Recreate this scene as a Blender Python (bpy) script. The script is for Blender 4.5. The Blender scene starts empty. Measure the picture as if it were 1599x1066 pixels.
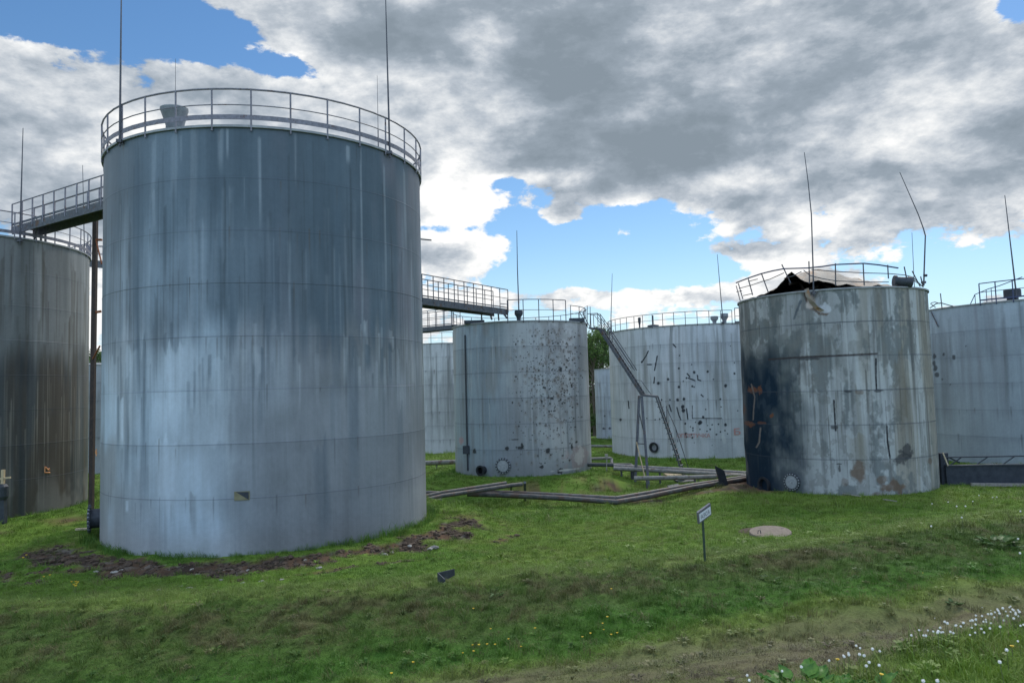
import bpy, math, random
import numpy as np
from mathutils import Vector, Matrix

PI = math.pi
R_ = math.radians
scene = bpy.context.scene
COL = scene.collection
random.seed(7)

# ------------------------------------------------------------------ camera (eye at the origin, looking along +Y)
FPX, CX, CY = 1155.0, 799.5, 533.0
PITCH, ROLL = R_(3.67), R_(1.55)
F_ = Vector((0, math.cos(PITCH), math.sin(PITCH)))
R0 = Vector((1, 0, 0)); U0 = Vector((0, -math.sin(PITCH), math.cos(PITCH)))
CR = math.cos(ROLL) * R0 - math.sin(ROLL) * U0
CU = math.cos(ROLL) * U0 + math.sin(ROLL) * R0

cam_d = bpy.data.cameras.new('camera')
cam = bpy.data.objects.new('camera', cam_d); COL.objects.link(cam)
cam_d.sensor_width = 36; cam_d.lens = FPX / 1599 * 36
cam_d.clip_start = 0.1; cam_d.clip_end = 5000
m = Matrix((CR, CU, -F_)).transposed().to_4x4()
cam.matrix_world = m
scene.camera = cam

def ray(x, y):
    return (F_ + CR * ((x - CX) / FPX) - CU * ((y - CY) / FPX)).normalized()
def at(x, y, Y):                     # the point seen there at forward distance Y
    d = ray(x, y); return d * (Y / d.y)
def bearing(x, y):
    d = ray(x, y); return math.atan2(d.x, d.y)

# ------------------------------------------------------------------ numpy noise
def _hash(ix, iy, seed):
    n = (ix.astype(np.int64) * 374761393 + iy.astype(np.int64) * 668265263 + seed * 974711) & 0xffffffff
    n = ((n ^ (n >> 13)) * 1274126177) & 0xffffffff
    n = (n ^ (n >> 16)) & 0xffffffff
    return n.astype(np.float64) / 4294967295.0
def vnoise(x, y, seed=0):
    x = np.asarray(x, float); y = np.asarray(y, float)
    ix = np.floor(x); iy = np.floor(y); fx = x - ix; fy = y - iy
    fx = fx * fx * (3 - 2 * fx); fy = fy * fy * (3 - 2 * fy)
    a = _hash(ix, iy, seed); b = _hash(ix + 1, iy, seed); c = _hash(ix, iy + 1, seed); d = _hash(ix + 1, iy + 1, seed)
    return (a * (1 - fx) + b * fx) * (1 - fy) + (c * (1 - fx) + d * fx) * fy
def fbm(x, y, seed=0, oct=4):
    s = 0; a = .5; t = 0; f = 1.0
    for k in range(oct):
        s = s + a * vnoise(np.asarray(x) * f + 13.7 * k, np.asarray(y) * f - 7.3 * k, seed + k * 17); t += a; a *= .5; f *= 2.03
    return s / t
def sstep(a, b, x):
    t = np.clip((np.asarray(x, float) - a) / (b - a), 0, 1); return t * t * (3 - 2 * t)
def lerp(a, b, w): return a + (b - a) * w
def cmix(col, c, w):                 # col (...,3) toward colour c by weight w
    return col + (np.array(c) - col) * np.asarray(w)[..., None]

# ------------------------------------------------------------------ materials
MATS = {}
def nodemat(name):
    m_ = bpy.data.materials.new(name); m_.use_nodes = True
    nt = m_.node_tree; b = nt.nodes['Principled BSDF']
    MATS[name] = m_
    return m_, nt, b
def nn(nt, typ, **kw):
    n = nt.nodes.new(typ)
    for k, v in kw.items():
        if k.startswith('i_'): n.inputs[k[2:]].default_value = v
        else: setattr(n, k, v)
    return n
def rough_mat(name, c1, c2, scale=8.0, rough=.7, metal=0.0, bump=.2, stretch=(1, 1, 1), rust=None, rustamt=.5):
    m_, nt, b = nodemat(name)
    tc = nn(nt, 'ShaderNodeTexCoord'); mp = nn(nt, 'ShaderNodeMapping'); mp.inputs['Scale'].default_value = stretch
    nt.links.new(tc.outputs['Object'], mp.inputs['Vector'])
    no = nn(nt, 'ShaderNodeTexNoise'); no.inputs['Scale'].default_value = scale; no.inputs['Detail'].default_value = 6; no.inputs['Roughness'].default_value = .65
    nt.links.new(mp.outputs[0], no.inputs['Vector'])
    cr = nn(nt, 'ShaderNodeValToRGB'); cr.color_ramp.elements[0].position = .3; cr.color_ramp.elements[1].position = .7
    cr.color_ramp.elements[0].color = (*c1, 1); cr.color_ramp.elements[1].color = (*c2, 1)
    nt.links.new(no.outputs['Fac'], cr.inputs[0]); out = cr.outputs[0]
    if rust:
        n2 = nn(nt, 'ShaderNodeTexNoise'); n2.inputs['Scale'].default_value = scale * .45; n2.inputs['Detail'].default_value = 8; n2.inputs['Roughness'].default_value = .7
        nt.links.new(mp.outputs[0], n2.inputs['Vector'])
        r2 = nn(nt, 'ShaderNodeValToRGB'); r2.color_ramp.elements[0].position = 1 - rustamt; r2.color_ramp.elements[1].position = min(1, 1.08 - rustamt)
        nt.links.new(n2.outputs['Fac'], r2.inputs[0])
        mx = nn(nt, 'ShaderNodeMix', data_type='RGBA'); nt.links.new(r2.outputs[0], mx.inputs[0]); nt.links.new(out, mx.inputs[6]); mx.inputs[7].default_value = (*rust, 1)
        out = mx.outputs[2]
    nt.links.new(out, b.inputs['Base Color'])
    b.inputs['Roughness'].default_value = rough; b.inputs['Metallic'].default_value = metal
    if bump:
        bp = nn(nt, 'ShaderNodeBump'); bp.inputs['Strength'].default_value = bump; bp.inputs['Distance'].default_value = .01
        nt.links.new(no.outputs['Fac'], bp.inputs['Height']); nt.links.new(bp.outputs[0], b.inputs['Normal'])
    return m_

rough_mat('rail_grey', (.14, .135, .16), (.25, .24, .28), 10, .6, .2, .1, rust=(.12, .07, .06), rustamt=.42)
rough_mat('rail_dark', (.06, .062, .075), (.12, .12, .14), 10, .6, .2, .1, rust=(.10, .05, .035), rustamt=.45)
rough_mat('rail_blue', (.03, .045, .11), (.06, .08, .16), 10, .6, .1, .1, rust=(.08, .05, .04), rustamt=.4)
rough_mat('mast_steel', (.06, .065, .08), (.11, .11, .13), 6, .6, .3, .1)
rough_mat('roof_steel', (.22, .23, .25), (.34, .35, .36), 3, .7, .1, .2, rust=(.16, .09, .06), rustamt=.4)
rough_mat('deck_steel', (.065, .072, .088), (.13, .14, .16), 6, .7, .1, .2, rust=(.11, .07, .05), rustamt=.45)
rough_mat('rust_post', (.030, .022, .02), (.065, .042, .036), 8, .8, 0, .3)
rough_mat('rust_red', (.16, .05, .025), (.30, .10, .04), 9, .85, 0, .4)
rough_mat('vent_paint', (.17, .19, .21), (.27, .29, .31), 6, .6, .1, .15, rust=(.25, .2, .16), rustamt=.36)
rough_mat('soot', (.008, .010, .014), (.022, .026, .034), 6, .8, 0, .4)
rough_mat('scorched_plate', (.22, .18, .145), (.33, .295, .25), 2.2, .7, 0, .3, rust=(.33, .18, .09), rustamt=.46)
rough_mat('pipe_light', (.15, .145, .14), (.30, .29, .275), 5, .7, .1, .3, (1, 1, 1), rust=(.14, .09, .07), rustamt=.45)
rough_mat('pipe_dark', (.035, .042, .05), (.085, .09, .10), 5, .65, .1, .3, rust=(.07, .05, .04), rustamt=.4)
rough_mat('pipe_bare', (.04, .043, .048), (.125, .12, .115), 5, .6, .2, .3, rust=(.09, .06, .05), rustamt=.5)
rough_mat('dark_steel', (.025, .032, .045), (.06, .07, .085), 8, .6, .2, .3)
rough_mat('flange_grey', (.26, .28, .31), (.42, .44, .47), 12, .6, .1, .3, rust=(.10, .08, .07), rustamt=.4)
rough_mat('concrete', (.17, .135, .105), (.27, .22, .175), 12, .9, 0, .5)
rough_mat('stone_pale', (.24, .22, .19), (.42, .39, .35), 14, .9, 0, .6)
rough_mat('clod', (.042, .029, .021), (.115, .076, .050), 16, .95, 0, .6)
rough_mat('tan_paint', (.40, .30, .18), (.58, .46, .30), 10, .8, 0, .2)
rough_mat('wood_pale', (.38, .30, .20), (.55, .46, .33), 10, .85, 0, .3)
rough_mat('timber_grey', (.17, .15, .14), (.34, .31, .29), 10, .85, 0, .4)
rough_mat('bund_black', (.018, .024, .036), (.05, .058, .075), 4, .85, 0, .3)
rough_mat('sign_frame', (.13, .13, .15), (.22, .22, .24), 10, .6, .2, .2)
rough_mat('sign_face', (.72, .74, .78), (.82, .84, .87), 14, .5, 0, .05)
rough_mat('sign_ink', (.05, .055, .12), (.09, .095, .17), 14, .6, 0, 0)
rough_mat('sign_pole', (.022, .045, .03), (.05, .085, .055), 10, .6, .1, .2)
rough_mat('red_paint', (.40, .20, .19), (.46, .25, .24), 9, .8, 0, 0, rust=(.40, .38, .40), rustamt=.46)
rough_mat('orange_paint', (.62, .24, .10), (.80, .40, .20), 9, .8, 0, 0)
rough_mat('plate_ochre', (.17, .155, .09), (.25, .23, .14), 5, .8, 0, .2)
rough_mat('bark', (.07, .055, .04), (.15, .12, .09), 10, .9, 0, .5, (1, 1, .3))
rough_mat('petal_yellow', (.75, .50, .02), (.85, .62, .05), 20, .6, 0, 0)
rough_mat('seed_white', (.82, .80, .76), (.92, .90, .86), 30, .9, 0, 0)
rough_mat('stem_green', (.09, .13, .04), (.16, .17, .07), 12, .6, 0, 0)

def leaf_mat(name, c1, c2, scale, trans=.3, attr=None, rough=.5):
    m_, nt, b = nodemat(name)
    geo = nn(nt, 'ShaderNodeNewGeometry')
    no = nn(nt, 'ShaderNodeTexNoise'); no.inputs['Scale'].default_value = scale; no.inputs['Detail'].default_value = 3
    nt.links.new(geo.outputs['Position'], no.inputs['Vector'])
    cr = nn(nt, 'ShaderNodeValToRGB'); cr.color_ramp.elements[0].position = .32; cr.color_ramp.elements[1].position = .68
    cr.color_ramp.elements[0].color = (*c1, 1); cr.color_ramp.elements[1].color = (*c2, 1)
    nt.links.new(no.outputs['Fac'], cr.inputs[0]); out = cr.outputs[0]
    if attr:
        at_ = nn(nt, 'ShaderNodeAttribute', attribute_name=attr, attribute_type='INSTANCER')
        mx = nn(nt, 'ShaderNodeMix', data_type='RGBA', blend_type='MULTIPLY'); mx.inputs[0].default_value = 1
        nt.links.new(at_.outputs['Color'], mx.inputs[6]); nt.links.new(out, mx.inputs[7]); out = mx.outputs[2]
    nt.links.new(out, b.inputs['Base Color']); b.inputs['Roughness'].default_value = rough
    b.inputs['Specular IOR Level'].default_value = .25
    tr = nn(nt, 'ShaderNodeBsdfTranslucent'); nt.links.new(out, tr.inputs['Color'])
    mix = nn(nt, 'ShaderNodeMixShader'); mix.inputs[0].default_value = trans
    nt.links.new(b.outputs[0], mix.inputs[1]); nt.links.new(tr.outputs[0], mix.inputs[2])
    nt.links.new(mix.outputs[0], nt.nodes['Material Output'].inputs['Surface'])
    return m_
leaf_mat('grass_blade', (.72, .72, .72), (1.25, 1.22, 1.2), 3.0, .28, 'gcol', .55)
leaf_mat('tree_leaf', (.05, .10, .03), (.12, .19, .05), .35, .3)
leaf_mat('burdock_leaf', (.04, .13, .025), (.12, .26, .045), 24, .2, None, .45)
leaf_mat('weed_leaf', (.05, .11, .03), (.10, .18, .05), 8, .25)

def paint_mat(name, metal=.0, rough=.55, bump=.12):
    """weathered tank paint: painted-on stains in the vertex colour 'stain', fine drip and grain noise over the UV metres"""
    m_, nt, b = nodemat(name)
    at_ = nn(nt, 'ShaderNodeAttribute', attribute_name='stain')
    uv = nn(nt, 'ShaderNodeUVMap', uv_map='metres')
    def noise(sx, sy, det=5, ro=.6):
        mp = nn(nt, 'ShaderNodeMapping'); mp.inputs['Scale'].default_value = (sx, sy, 1)
        nt.links.new(uv.outputs[0], mp.inputs['Vector'])
        n = nn(nt, 'ShaderNodeTexNoise'); n.inputs['Scale'].default_value = 1; n.inputs['Detail'].default_value = det; n.inputs['Roughness'].default_value = ro
        nt.links.new(mp.outputs[0], n.inputs['Vector']); return n.outputs['Fac']
    a = noise(14, .35); c = noise(9, 7, 7, .7); d = noise(45, 40, 3, .6)
    def madd(x, k, y=None, c0=0.0):
        q = nn(nt, 'ShaderNodeMath', operation='MULTIPLY_ADD'); nt.links.new(x, q.inputs[0]); q.inputs[1].default_value = k
        if y is None: q.inputs[2].default_value = c0
        else: nt.links.new(y, q.inputs[2])
        return q.outputs[0]
    a2 = noise(3.1, .22, 4, .65); b2 = noise(1.1, .9, 6, .7); s = madd(a, .20, None, .30); s = madd(a2, .34, s); s = madd(b2, .30, s); s = madd(c, .30, s); s = madd(d, .16, s)
    mx = nn(nt, 'ShaderNodeMix', data_type='RGBA', blend_type='MULTIPLY'); mx.inputs[0].default_value = 1
    nt.links.new(at_.outputs['Color'], mx.inputs[6]); nt.links.new(s, mx.inputs[7])
    nt.links.new(mx.outputs[2], b.inputs['Base Color'])
    b.inputs['Metallic'].default_value = metal; b.inputs['Specular IOR Level'].default_value = .22
    rr = madd(c, .25, None, rough - .12); nt.links.new(rr, b.inputs['Roughness'])
    bp = nn(nt, 'ShaderNodeBump'); bp.inputs['Strength'].default_value = bump; bp.inputs['Distance'].default_value = .02
    nt.links.new(c, bp.inputs['Height']); nt.links.new(bp.outputs[0], b.inputs['Normal'])
    return m_
paint_mat('tank_paint', .05, .5, .10)
paint_mat('tank_paint_blistered', 0, .8, .35); MATS['tank_paint_blistered'].node_tree.nodes['Principled BSDF'].inputs['Specular IOR Level'].default_value = .1

# ------------------------------------------------------------------ mesh building
ORI = {}
class MB:
    def __init__(s): s.v = []; s.f = []; s.mi = []; s.cm = 0
    def add(s, vs, fs):
        b = len(s.v); s.v.extend(Vector(p) for p in vs); s.f.extend(tuple(i + b for i in f) for f in fs); s.mi.extend([s.cm] * len(fs))
    def tube(s, path, r, n=6, cap=True, r1=None):
        path = [Vector(p) for p in path]; k = len(path); rings = []
        for i, p in enumerate(path):
            t = (path[min(i + 1, k - 1)] - path[max(i - 1, 0)])
            if t.length < 1e-9: t = Vector((0, 0, 1))
            t.normalize()
            a = Vector((0, 0, 1)) if abs(t.z) < .9 else Vector((1, 0, 0))
            x = t.cross(a).normalized(); y = t.cross(x).normalized()
            rr = r if r1 is None else r + (r1 - r) * i / max(1, k - 1)
            rings.append([p + (x * math.cos(2 * PI * j / n) + y * math.sin(2 * PI * j / n)) * rr for j in range(n)])
        vs = [q for g in rings for q in g]; fs = []
        for i in range(k - 1):
            for j in range(n):
                fs.append((i * n + j, i * n + (j + 1) % n, (i + 1) * n + (j + 1) % n, (i + 1) * n + j))
        if cap: fs.append(tuple(range(n))[::-1]); fs.append(tuple((k - 1) * n + j for j in range(n)))
        s.add(vs, fs)
    def box(s, c, ax, ay, az):         # centre and three half-axes
        c = Vector(c); ax = Vector(ax); ay = Vector(ay); az = Vector(az)
        vs = [c + ax * i + ay * j + az * k for i in (-1, 1) for j in (-1, 1) for k in (-1, 1)]
        s.add(vs, [(0, 1, 3, 2), (4, 6, 7, 5), (0, 4, 5, 1), (2, 3, 7, 6), (0, 2, 6, 4), (1, 5, 7, 3)])
    def beam(s, p0, p1, w, h):         # rectangular bar between two points, w sideways, h upright
        p0 = Vector(p0); p1 = Vector(p1); d = (p1 - p0); t = d.normalized()
        up = Vector((0, 0, 1)) if abs(t.z) < .95 else Vector((0, 1, 0))
        x = t.cross(up).normalized(); y = x.cross(t).normalized()
        s.box((p0 + p1) / 2, d / 2, x * w / 2, y * h / 2)
    def lathe(s, o, axis, prof, n=24, cap=True):   # prof: (radius, distance along axis)
        o = Vector(o); t = Vector(axis).normalized()
        a = Vector((0, 0, 1)) if abs(t.z) < .9 else Vector((1, 0, 0))
        x = t.cross(a).normalized(); y = t.cross(x).normalized()
        vs = [o + t * h + (x * math.cos(2 * PI * j / n) + y * math.sin(2 * PI * j / n)) * r for r, h in prof for j in range(n)]
        k = len(prof); fs = []
        for i in range(k - 1):
            for j in range(n):
                fs.append((i * n + j, i * n + (j + 1) % n, (i + 1) * n + (j + 1) % n, (i + 1) * n + j))
        if cap: fs.append(tuple(range(n))[::-1]); fs.append(tuple((k - 1) * n + j for j in range(n)))
        s.add(vs, fs)
    def build(s, name, mat, parent=None, smooth=False, loc=None):
        me = bpy.data.meshes.new(name)
        o = bpy.data.objects.new(name, me); COL.objects.link(o)
        if parent is not None: o.parent = parent; org = ORI[parent.name]
        elif loc is not None: org = Vector(loc); o.location = org
        else:
            org = Vector((0, 0, 0))
        ORI[o.name] = org
        me.from_pydata([tuple(p - org) for p in s.v], [], s.f)
        mats = mat if isinstance(mat, (list, tuple)) else [mat]
        for q in mats: me.materials.append(MATS[q])
        if len(mats) > 1: me.polygons.foreach_set('material_index', s.mi)
        import bmesh
        bm = bmesh.new(); bm.from_mesh(me); bmesh.ops.recalc_face_normals(bm, faces=bm.faces); bm.to_mesh(me); bm.free()
        if smooth:
            me.polygons.foreach_set('use_smooth', [True] * len(me.polygons))
            try: me.set_sharp_from_angle(angle=R_(40))
            except Exception: pass
        return o

def tag(o, label, cat, group=None, kind=None):
    if label: o['label'] = label
    if cat: o['category'] = cat
    if group: o['group'] = group
    if kind: o['kind'] = kind
    return o
def thing(name, loc, label, cat, group=None):
    o = bpy.data.objects.new(name, None); COL.objects.link(o); o.location = Vector(loc); o.empty_display_size = .3
    ORI[o.name] = Vector(loc); return tag(o, label, cat, group)
def grid_mesh(name, P, uv=None, col=None, wrap=False):
    """P: (nv, nu, 3) numpy grid -> quad mesh with optional uv metres and 'stain' point colours"""
    nv, nu = P.shape[:2]; me = bpy.data.meshes.new(name)
    idx = np.arange(nv * nu).reshape(nv, nu)
    q = np.stack([idx[:-1, :-1], idx[:-1, 1:], idx[1:, 1:], idx[1:, :-1]], -1).reshape(-1, 4)
    me.vertices.add(nv * nu); me.vertices.foreach_set('co', P.reshape(-1).astype(np.float32))
    nf = len(q); me.loops.add(nf * 4); me.loops.foreach_set('vertex_index', q.reshape(-1).astype(np.int32))
    me.polygons.add(nf); me.polygons.foreach_set('loop_start', np.arange(0, nf * 4, 4, dtype=np.int32))
    try: me.polygons.foreach_set('loop_total', np.full(nf, 4, dtype=np.int32))
    except Exception: pass
    me.polygons.foreach_set('use_smooth', np.ones(nf, dtype=bool))
    me.update(calc_edges=True)
    if uv is not None:
        l = me.uv_layers.new(name='metres'); l.data.foreach_set('uv', uv.reshape(-1, 2)[q.reshape(-1)].reshape(-1).astype(np.float32))
    if col is not None:
        a = me.attributes.new('stain', 'FLOAT_COLOR', 'POINT')
        c4 = np.ones((nv * nu, 4), np.float32); c4[:, :3] = np.clip(col.reshape(-1, 3), 0, 1); a.data.foreach_set('color', c4.reshape(-1))
    me.validate(); return me
# ------------------------------------------------------------------ where the tanks stand
class Tank: pass
def mk(R, H, n, zb, b, d):
    t = Tank(); t.R, t.H, t.n, t.zb = R, H, n, zb
    t.c = np.array([d * math.sin(b), d * math.cos(b)]); t.b = b; t.d = d
    e = t.c / d; t.toward = -e; t.right = np.array([e[1], -e[0]]); t.ztop = zb + H
    return t
def from_edges(R, H, n, zb, L, Rt):
    bl, br = bearing(*L), bearing(*Rt); h = (br - bl) / 2
    return mk(R, H, n, zb, (bl + br) / 2, R / math.sin(h))
def from_left(R, H, n, zb, L, d): return mk(R, H, n, zb, bearing(*L) + math.asin(R / d), d)
def from_right(R, H, n, zb, L, d): return mk(R, H, n, zb, bearing(*L) - math.asin(R / d), d)
K = 1.49
TA = from_edges(5.2, 8 * K, 8, -4.28, (158, 540), (661, 540))
TB = from_right(5.2, 8 * K, 8, -4.80, (139, 590), 42.9)
TC = from_edges(4.27, 6 * K, 6, -5.0, (709, 620), (920.5, 620))
TD = from_edges(4.27, 6 * K, 6, -4.93, (1159, 610), (1459, 610))
TE = from_left(7.59, 7 * K, 7, -5.76, (953, 610), 67.0)
TF = from_left(7.59, 6 * K, 6, -4.85, (1420, 600), 56)
TG = mk(5.2, 8 * K, 8, -6.75, bearing(692, 620), 85.5)
TH = from_left(4.27, 5 * K, 5, -5.55, (929.5, 630), 83.0)
TI = mk(4.27, 6 * K, 6, -6.0, bearing(150, 650), 74.0)
TANKS = [TA, TB, TC, TD, TE, TF, TG, TH, TI]

def cyl(t, phi, v, dr=0.0):           # a point on a tank's wall: phi from the side that faces the camera, v metres up
    r = t.R + dr
    p = t.c + r * (math.cos(phi) * t.toward + math.sin(phi) * t.right)
    return Vector((p[0], p[1], t.zb + v))
def pix2cyl(t, x, y, dr=0.0):         # pixel -> (phi, v) on the near side of the wall
    d = ray(x, y); r = t.R + dr
    dx, dy = d.x, d.y; L = math.hypot(dx, dy); ux, uy = dx / L, dy / L
    b = ux * t.c[0] + uy * t.c[1]; q = b * b - (t.d ** 2 - r * r)
    s = b - math.sqrt(max(q, 0))
    p = np.array([ux * s, uy * s]) - t.c
    phi = math.atan2(p @ t.right, p @ t.toward)
    return phi, s * d.z / L - t.zb
def pixwall(t, x, y, dr=0.0):
    phi, v = pix2cyl(t, x, y, dr); return cyl(t, phi, v, dr)

# ------------------------------------------------------------------ terrain
ANG = R_(12.4)
NX, NY = -math.sin(ANG), math.cos(ANG)
PT = np.array([-40, -5, 0, 3.0, 4.4, 4.9, 5.5, 6.6, 8.3, 9.4, 10.3, 13.4, 14.2, 15.2, 17.0, 22, 30, 36, 39.5, 44, 60, 90, 200, 3000])
PZ = np.array([-1.2, -1.55, -1.60, -1.66, -1.79, -1.86, -2.26, -2.60, -3.20, -3.66, -3.80, -3.48, -3.56, -3.80, -4.13, -4.6, -5.2, -5.5, -5.82, -5.84, -6.0, -6.6, -7.5, -12])
MOUND = [(TA, 1.1, 4.0, -4.33), (TB, .8, 4.0, -4.84), (TC, .8, 4.2, -5.02), (TD, .5, 5.0, -4.95), (TE, 1., 6, -5.76),
         (TF, 1., 9, -4.9), (TG, 1, 7, -6.75), (TH, 1, 6, -5.6), (TI, 1, 6, -6.0)]
def tcoord(x, y): return x * NX + y * NY
def warp_t(x, y): return tcoord(x, y) + (fbm(x * .35, y * .35, 5, 3) - .5) * 1.1 + (fbm(x * 1.4, y * 1.4, 6, 2) - .5) * .35
def mound_w(x, y, t, a, b):
    r = np.hypot(x - t.c[0], y - t.c[1]); return 1 - sstep(t.R + a, t.R + b, r)
def ring_soil(x, y):
    """bare earth: the scar round the big tank and scars by the others, 0..1"""
    r = np.hypot(x - TA.c[0], y - TA.c[1]); th = np.arctan2((x - TA.c[0]) * TA.right[0] + (y - TA.c[1]) * TA.right[1], (x - TA.c[0]) * TA.toward[0] + (y - TA.c[1]) * TA.toward[1])
    n = fbm(x * 1.1, y * 1.1, 21, 4); n2 = fbm(x * .5, y * .5, 22, 3); n3 = fbm(x * 3.1, y * 3.1, 27, 3)
    mid = TA.R + 1.3 + (n2 - .5) * .8
    w = np.clip(1 - np.abs(r - mid) / (.85 + (n - .4) * 1.5), 0, 1)
    w = sstep(.12, .5, w * (.55 + .9 * sstep(.36, .58, n2 * .5 + n3 * .5)) + (n3 - .5) * .5) * sstep(-1.55, -1.1, th) * (1 - sstep(1.1, 1.45, th))
    mid2 = TA.R + 3.0                                                        # thin outer edge
    w2 = np.clip(1 - np.abs(r - mid2 - (n2 - .5) * 1.2) / .3, 0, 1) * sstep(.52, .62, n) * sstep(-1.6, -.6, th) * (1 - sstep(1.0, 1.6, th)) * .8
    # a track scar leading off to the left
    px = TA.c[0] - 5.0; d = np.abs((y - (TA.c[1] - 4.2)) - (x - px) * .42)
    w3 = np.clip(1 - d / .35, 0, 1) * sstep(-9, -7, x - px) * (1 - sstep(-.6, 1.6, x - px)) * sstep(.40, .55, n)
    out = np.maximum(np.maximum(w, w2), w3)
    rb = np.hypot(x - TB.c[0], y - TB.c[1])
    out = np.maximum(out, np.clip(1 - np.abs(rb - TB.R - 2.0) / .6, 0, 1) * sstep(.42, .6, n) * .8)
    rd = np.hypot(x - TD.c[0], y - TD.c[1]); thd = np.arctan2((x - TD.c[0]) * TD.right[0] + (y - TD.c[1]) * TD.right[1], (x - TD.c[0]) * TD.toward[0] + (y - TD.c[1]) * TD.toward[1])
    out = np.maximum(out, (1 - sstep(TD.R + .2, TD.R + 2.4, rd + (n - .5) * 1.5)) * (1 - sstep(-.95, -.35, thd)) * .75)
    rc = np.hypot(x - TC.c[0], y - TC.c[1]); thc = np.arctan2((x - TC.c[0]) * TC.right[0] + (y - TC.c[1]) * TC.right[1], (x - TC.c[0]) * TC.toward[0] + (y - TC.c[1]) * TC.toward[1])
    out = np.maximum(out, np.clip(1 - np.abs(rc - TC.R - 2.6) / 1.7, 0, 1) * sstep(.40, .62, n) * sstep(-.3, .1, thc) * (1 - sstep(1.0, 1.5, thc)) * .7)
    for (bx, by, br, bw) in TRENCH:
        d = np.hypot((x - bx) / br, (y - by) / (br * .45)); out = np.maximum(out, (1 - sstep(.3, 1.1, d + (n - .5) * .9)) * bw)
    return out
TRENCH = [(6.2, 34.4, 1.8, .75), (9.3, 35.6, 1.8, .7), (9.0, 40.8, 2.0, .95), (11.2, 40.0, 2.2, .95), (5.6, 41.5, 1.6, .8)]
def verge_t(x): return 3.72 + .31 * np.clip(x, -1.5, 4.2)      # where the near verge drops to the track
def terrain_z(x, y):
    x = np.asarray(x, float); y = np.asarray(y, float)
    t = tcoord(x, y); t = t + (4.9 - verge_t(x)) * sstep(2.2, 3.4, t) * (1 - sstep(5.2, 8.5, t))
    wob = (fbm(x * .22, y * .22, 3, 3) - .5)
    z = np.interp(t + wob * 1.0 * sstep(5.2, 8, t) * (1 - sstep(18, 30, t)) - .012 * (x + 1) ** 2 * sstep(11, 14, t) * (1 - sstep(17, 24, t)) * (np.abs(x) < 13), PT, PZ)
    z = z + wob * .25 * sstep(14, 20, t)
    for (T, a, b, zz) in MOUND:
        w = mound_w(x, y, T, a, b); z = z * (1 - w) + zz * w
    near = 1 - sstep(26, 45, y)
    z = z + (fbm(x * 1.3, y * 1.3, 8, 3) - .5) * .10 * near + (fbm(x * 4.1, y * 4.1, 9, 3) - .5) * .06 * near
    bank = sstep(9.2, 10.2, t) * (1 - sstep(13.2, 14.4, t))
    z = z + bank * (fbm(x * 1.4, y * 1.4, 10, 3) - .5) * .34
    s = ring_soil(x, y)
    z = z - s * .07 + s * (fbm(x * 3.3, y * 3.3, 11, 3) - .5) * .30 * near
    return z
def gz(x, y): return float(terrain_z(np.array([x]), np.array([y]))[0])
def ground_hit(px, py, lift=0.0):
    d = ray(px, py); s = np.geomspace(2.5, 400, 1600)
    x = d.x * s; y = d.y * s; z = d.z * s
    g = terrain_z(x, y) + lift
    k = np.argmax(z < g)
    if k == 0: k = len(s) - 1
    a = (z - g)[k - 1]; b = (z - g)[k]; w = a / (a - b)
    q = s[k - 1] + (s[k] - s[k - 1]) * w
    return Vector((d.x * q, d.y * q, d.z * q))

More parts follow.
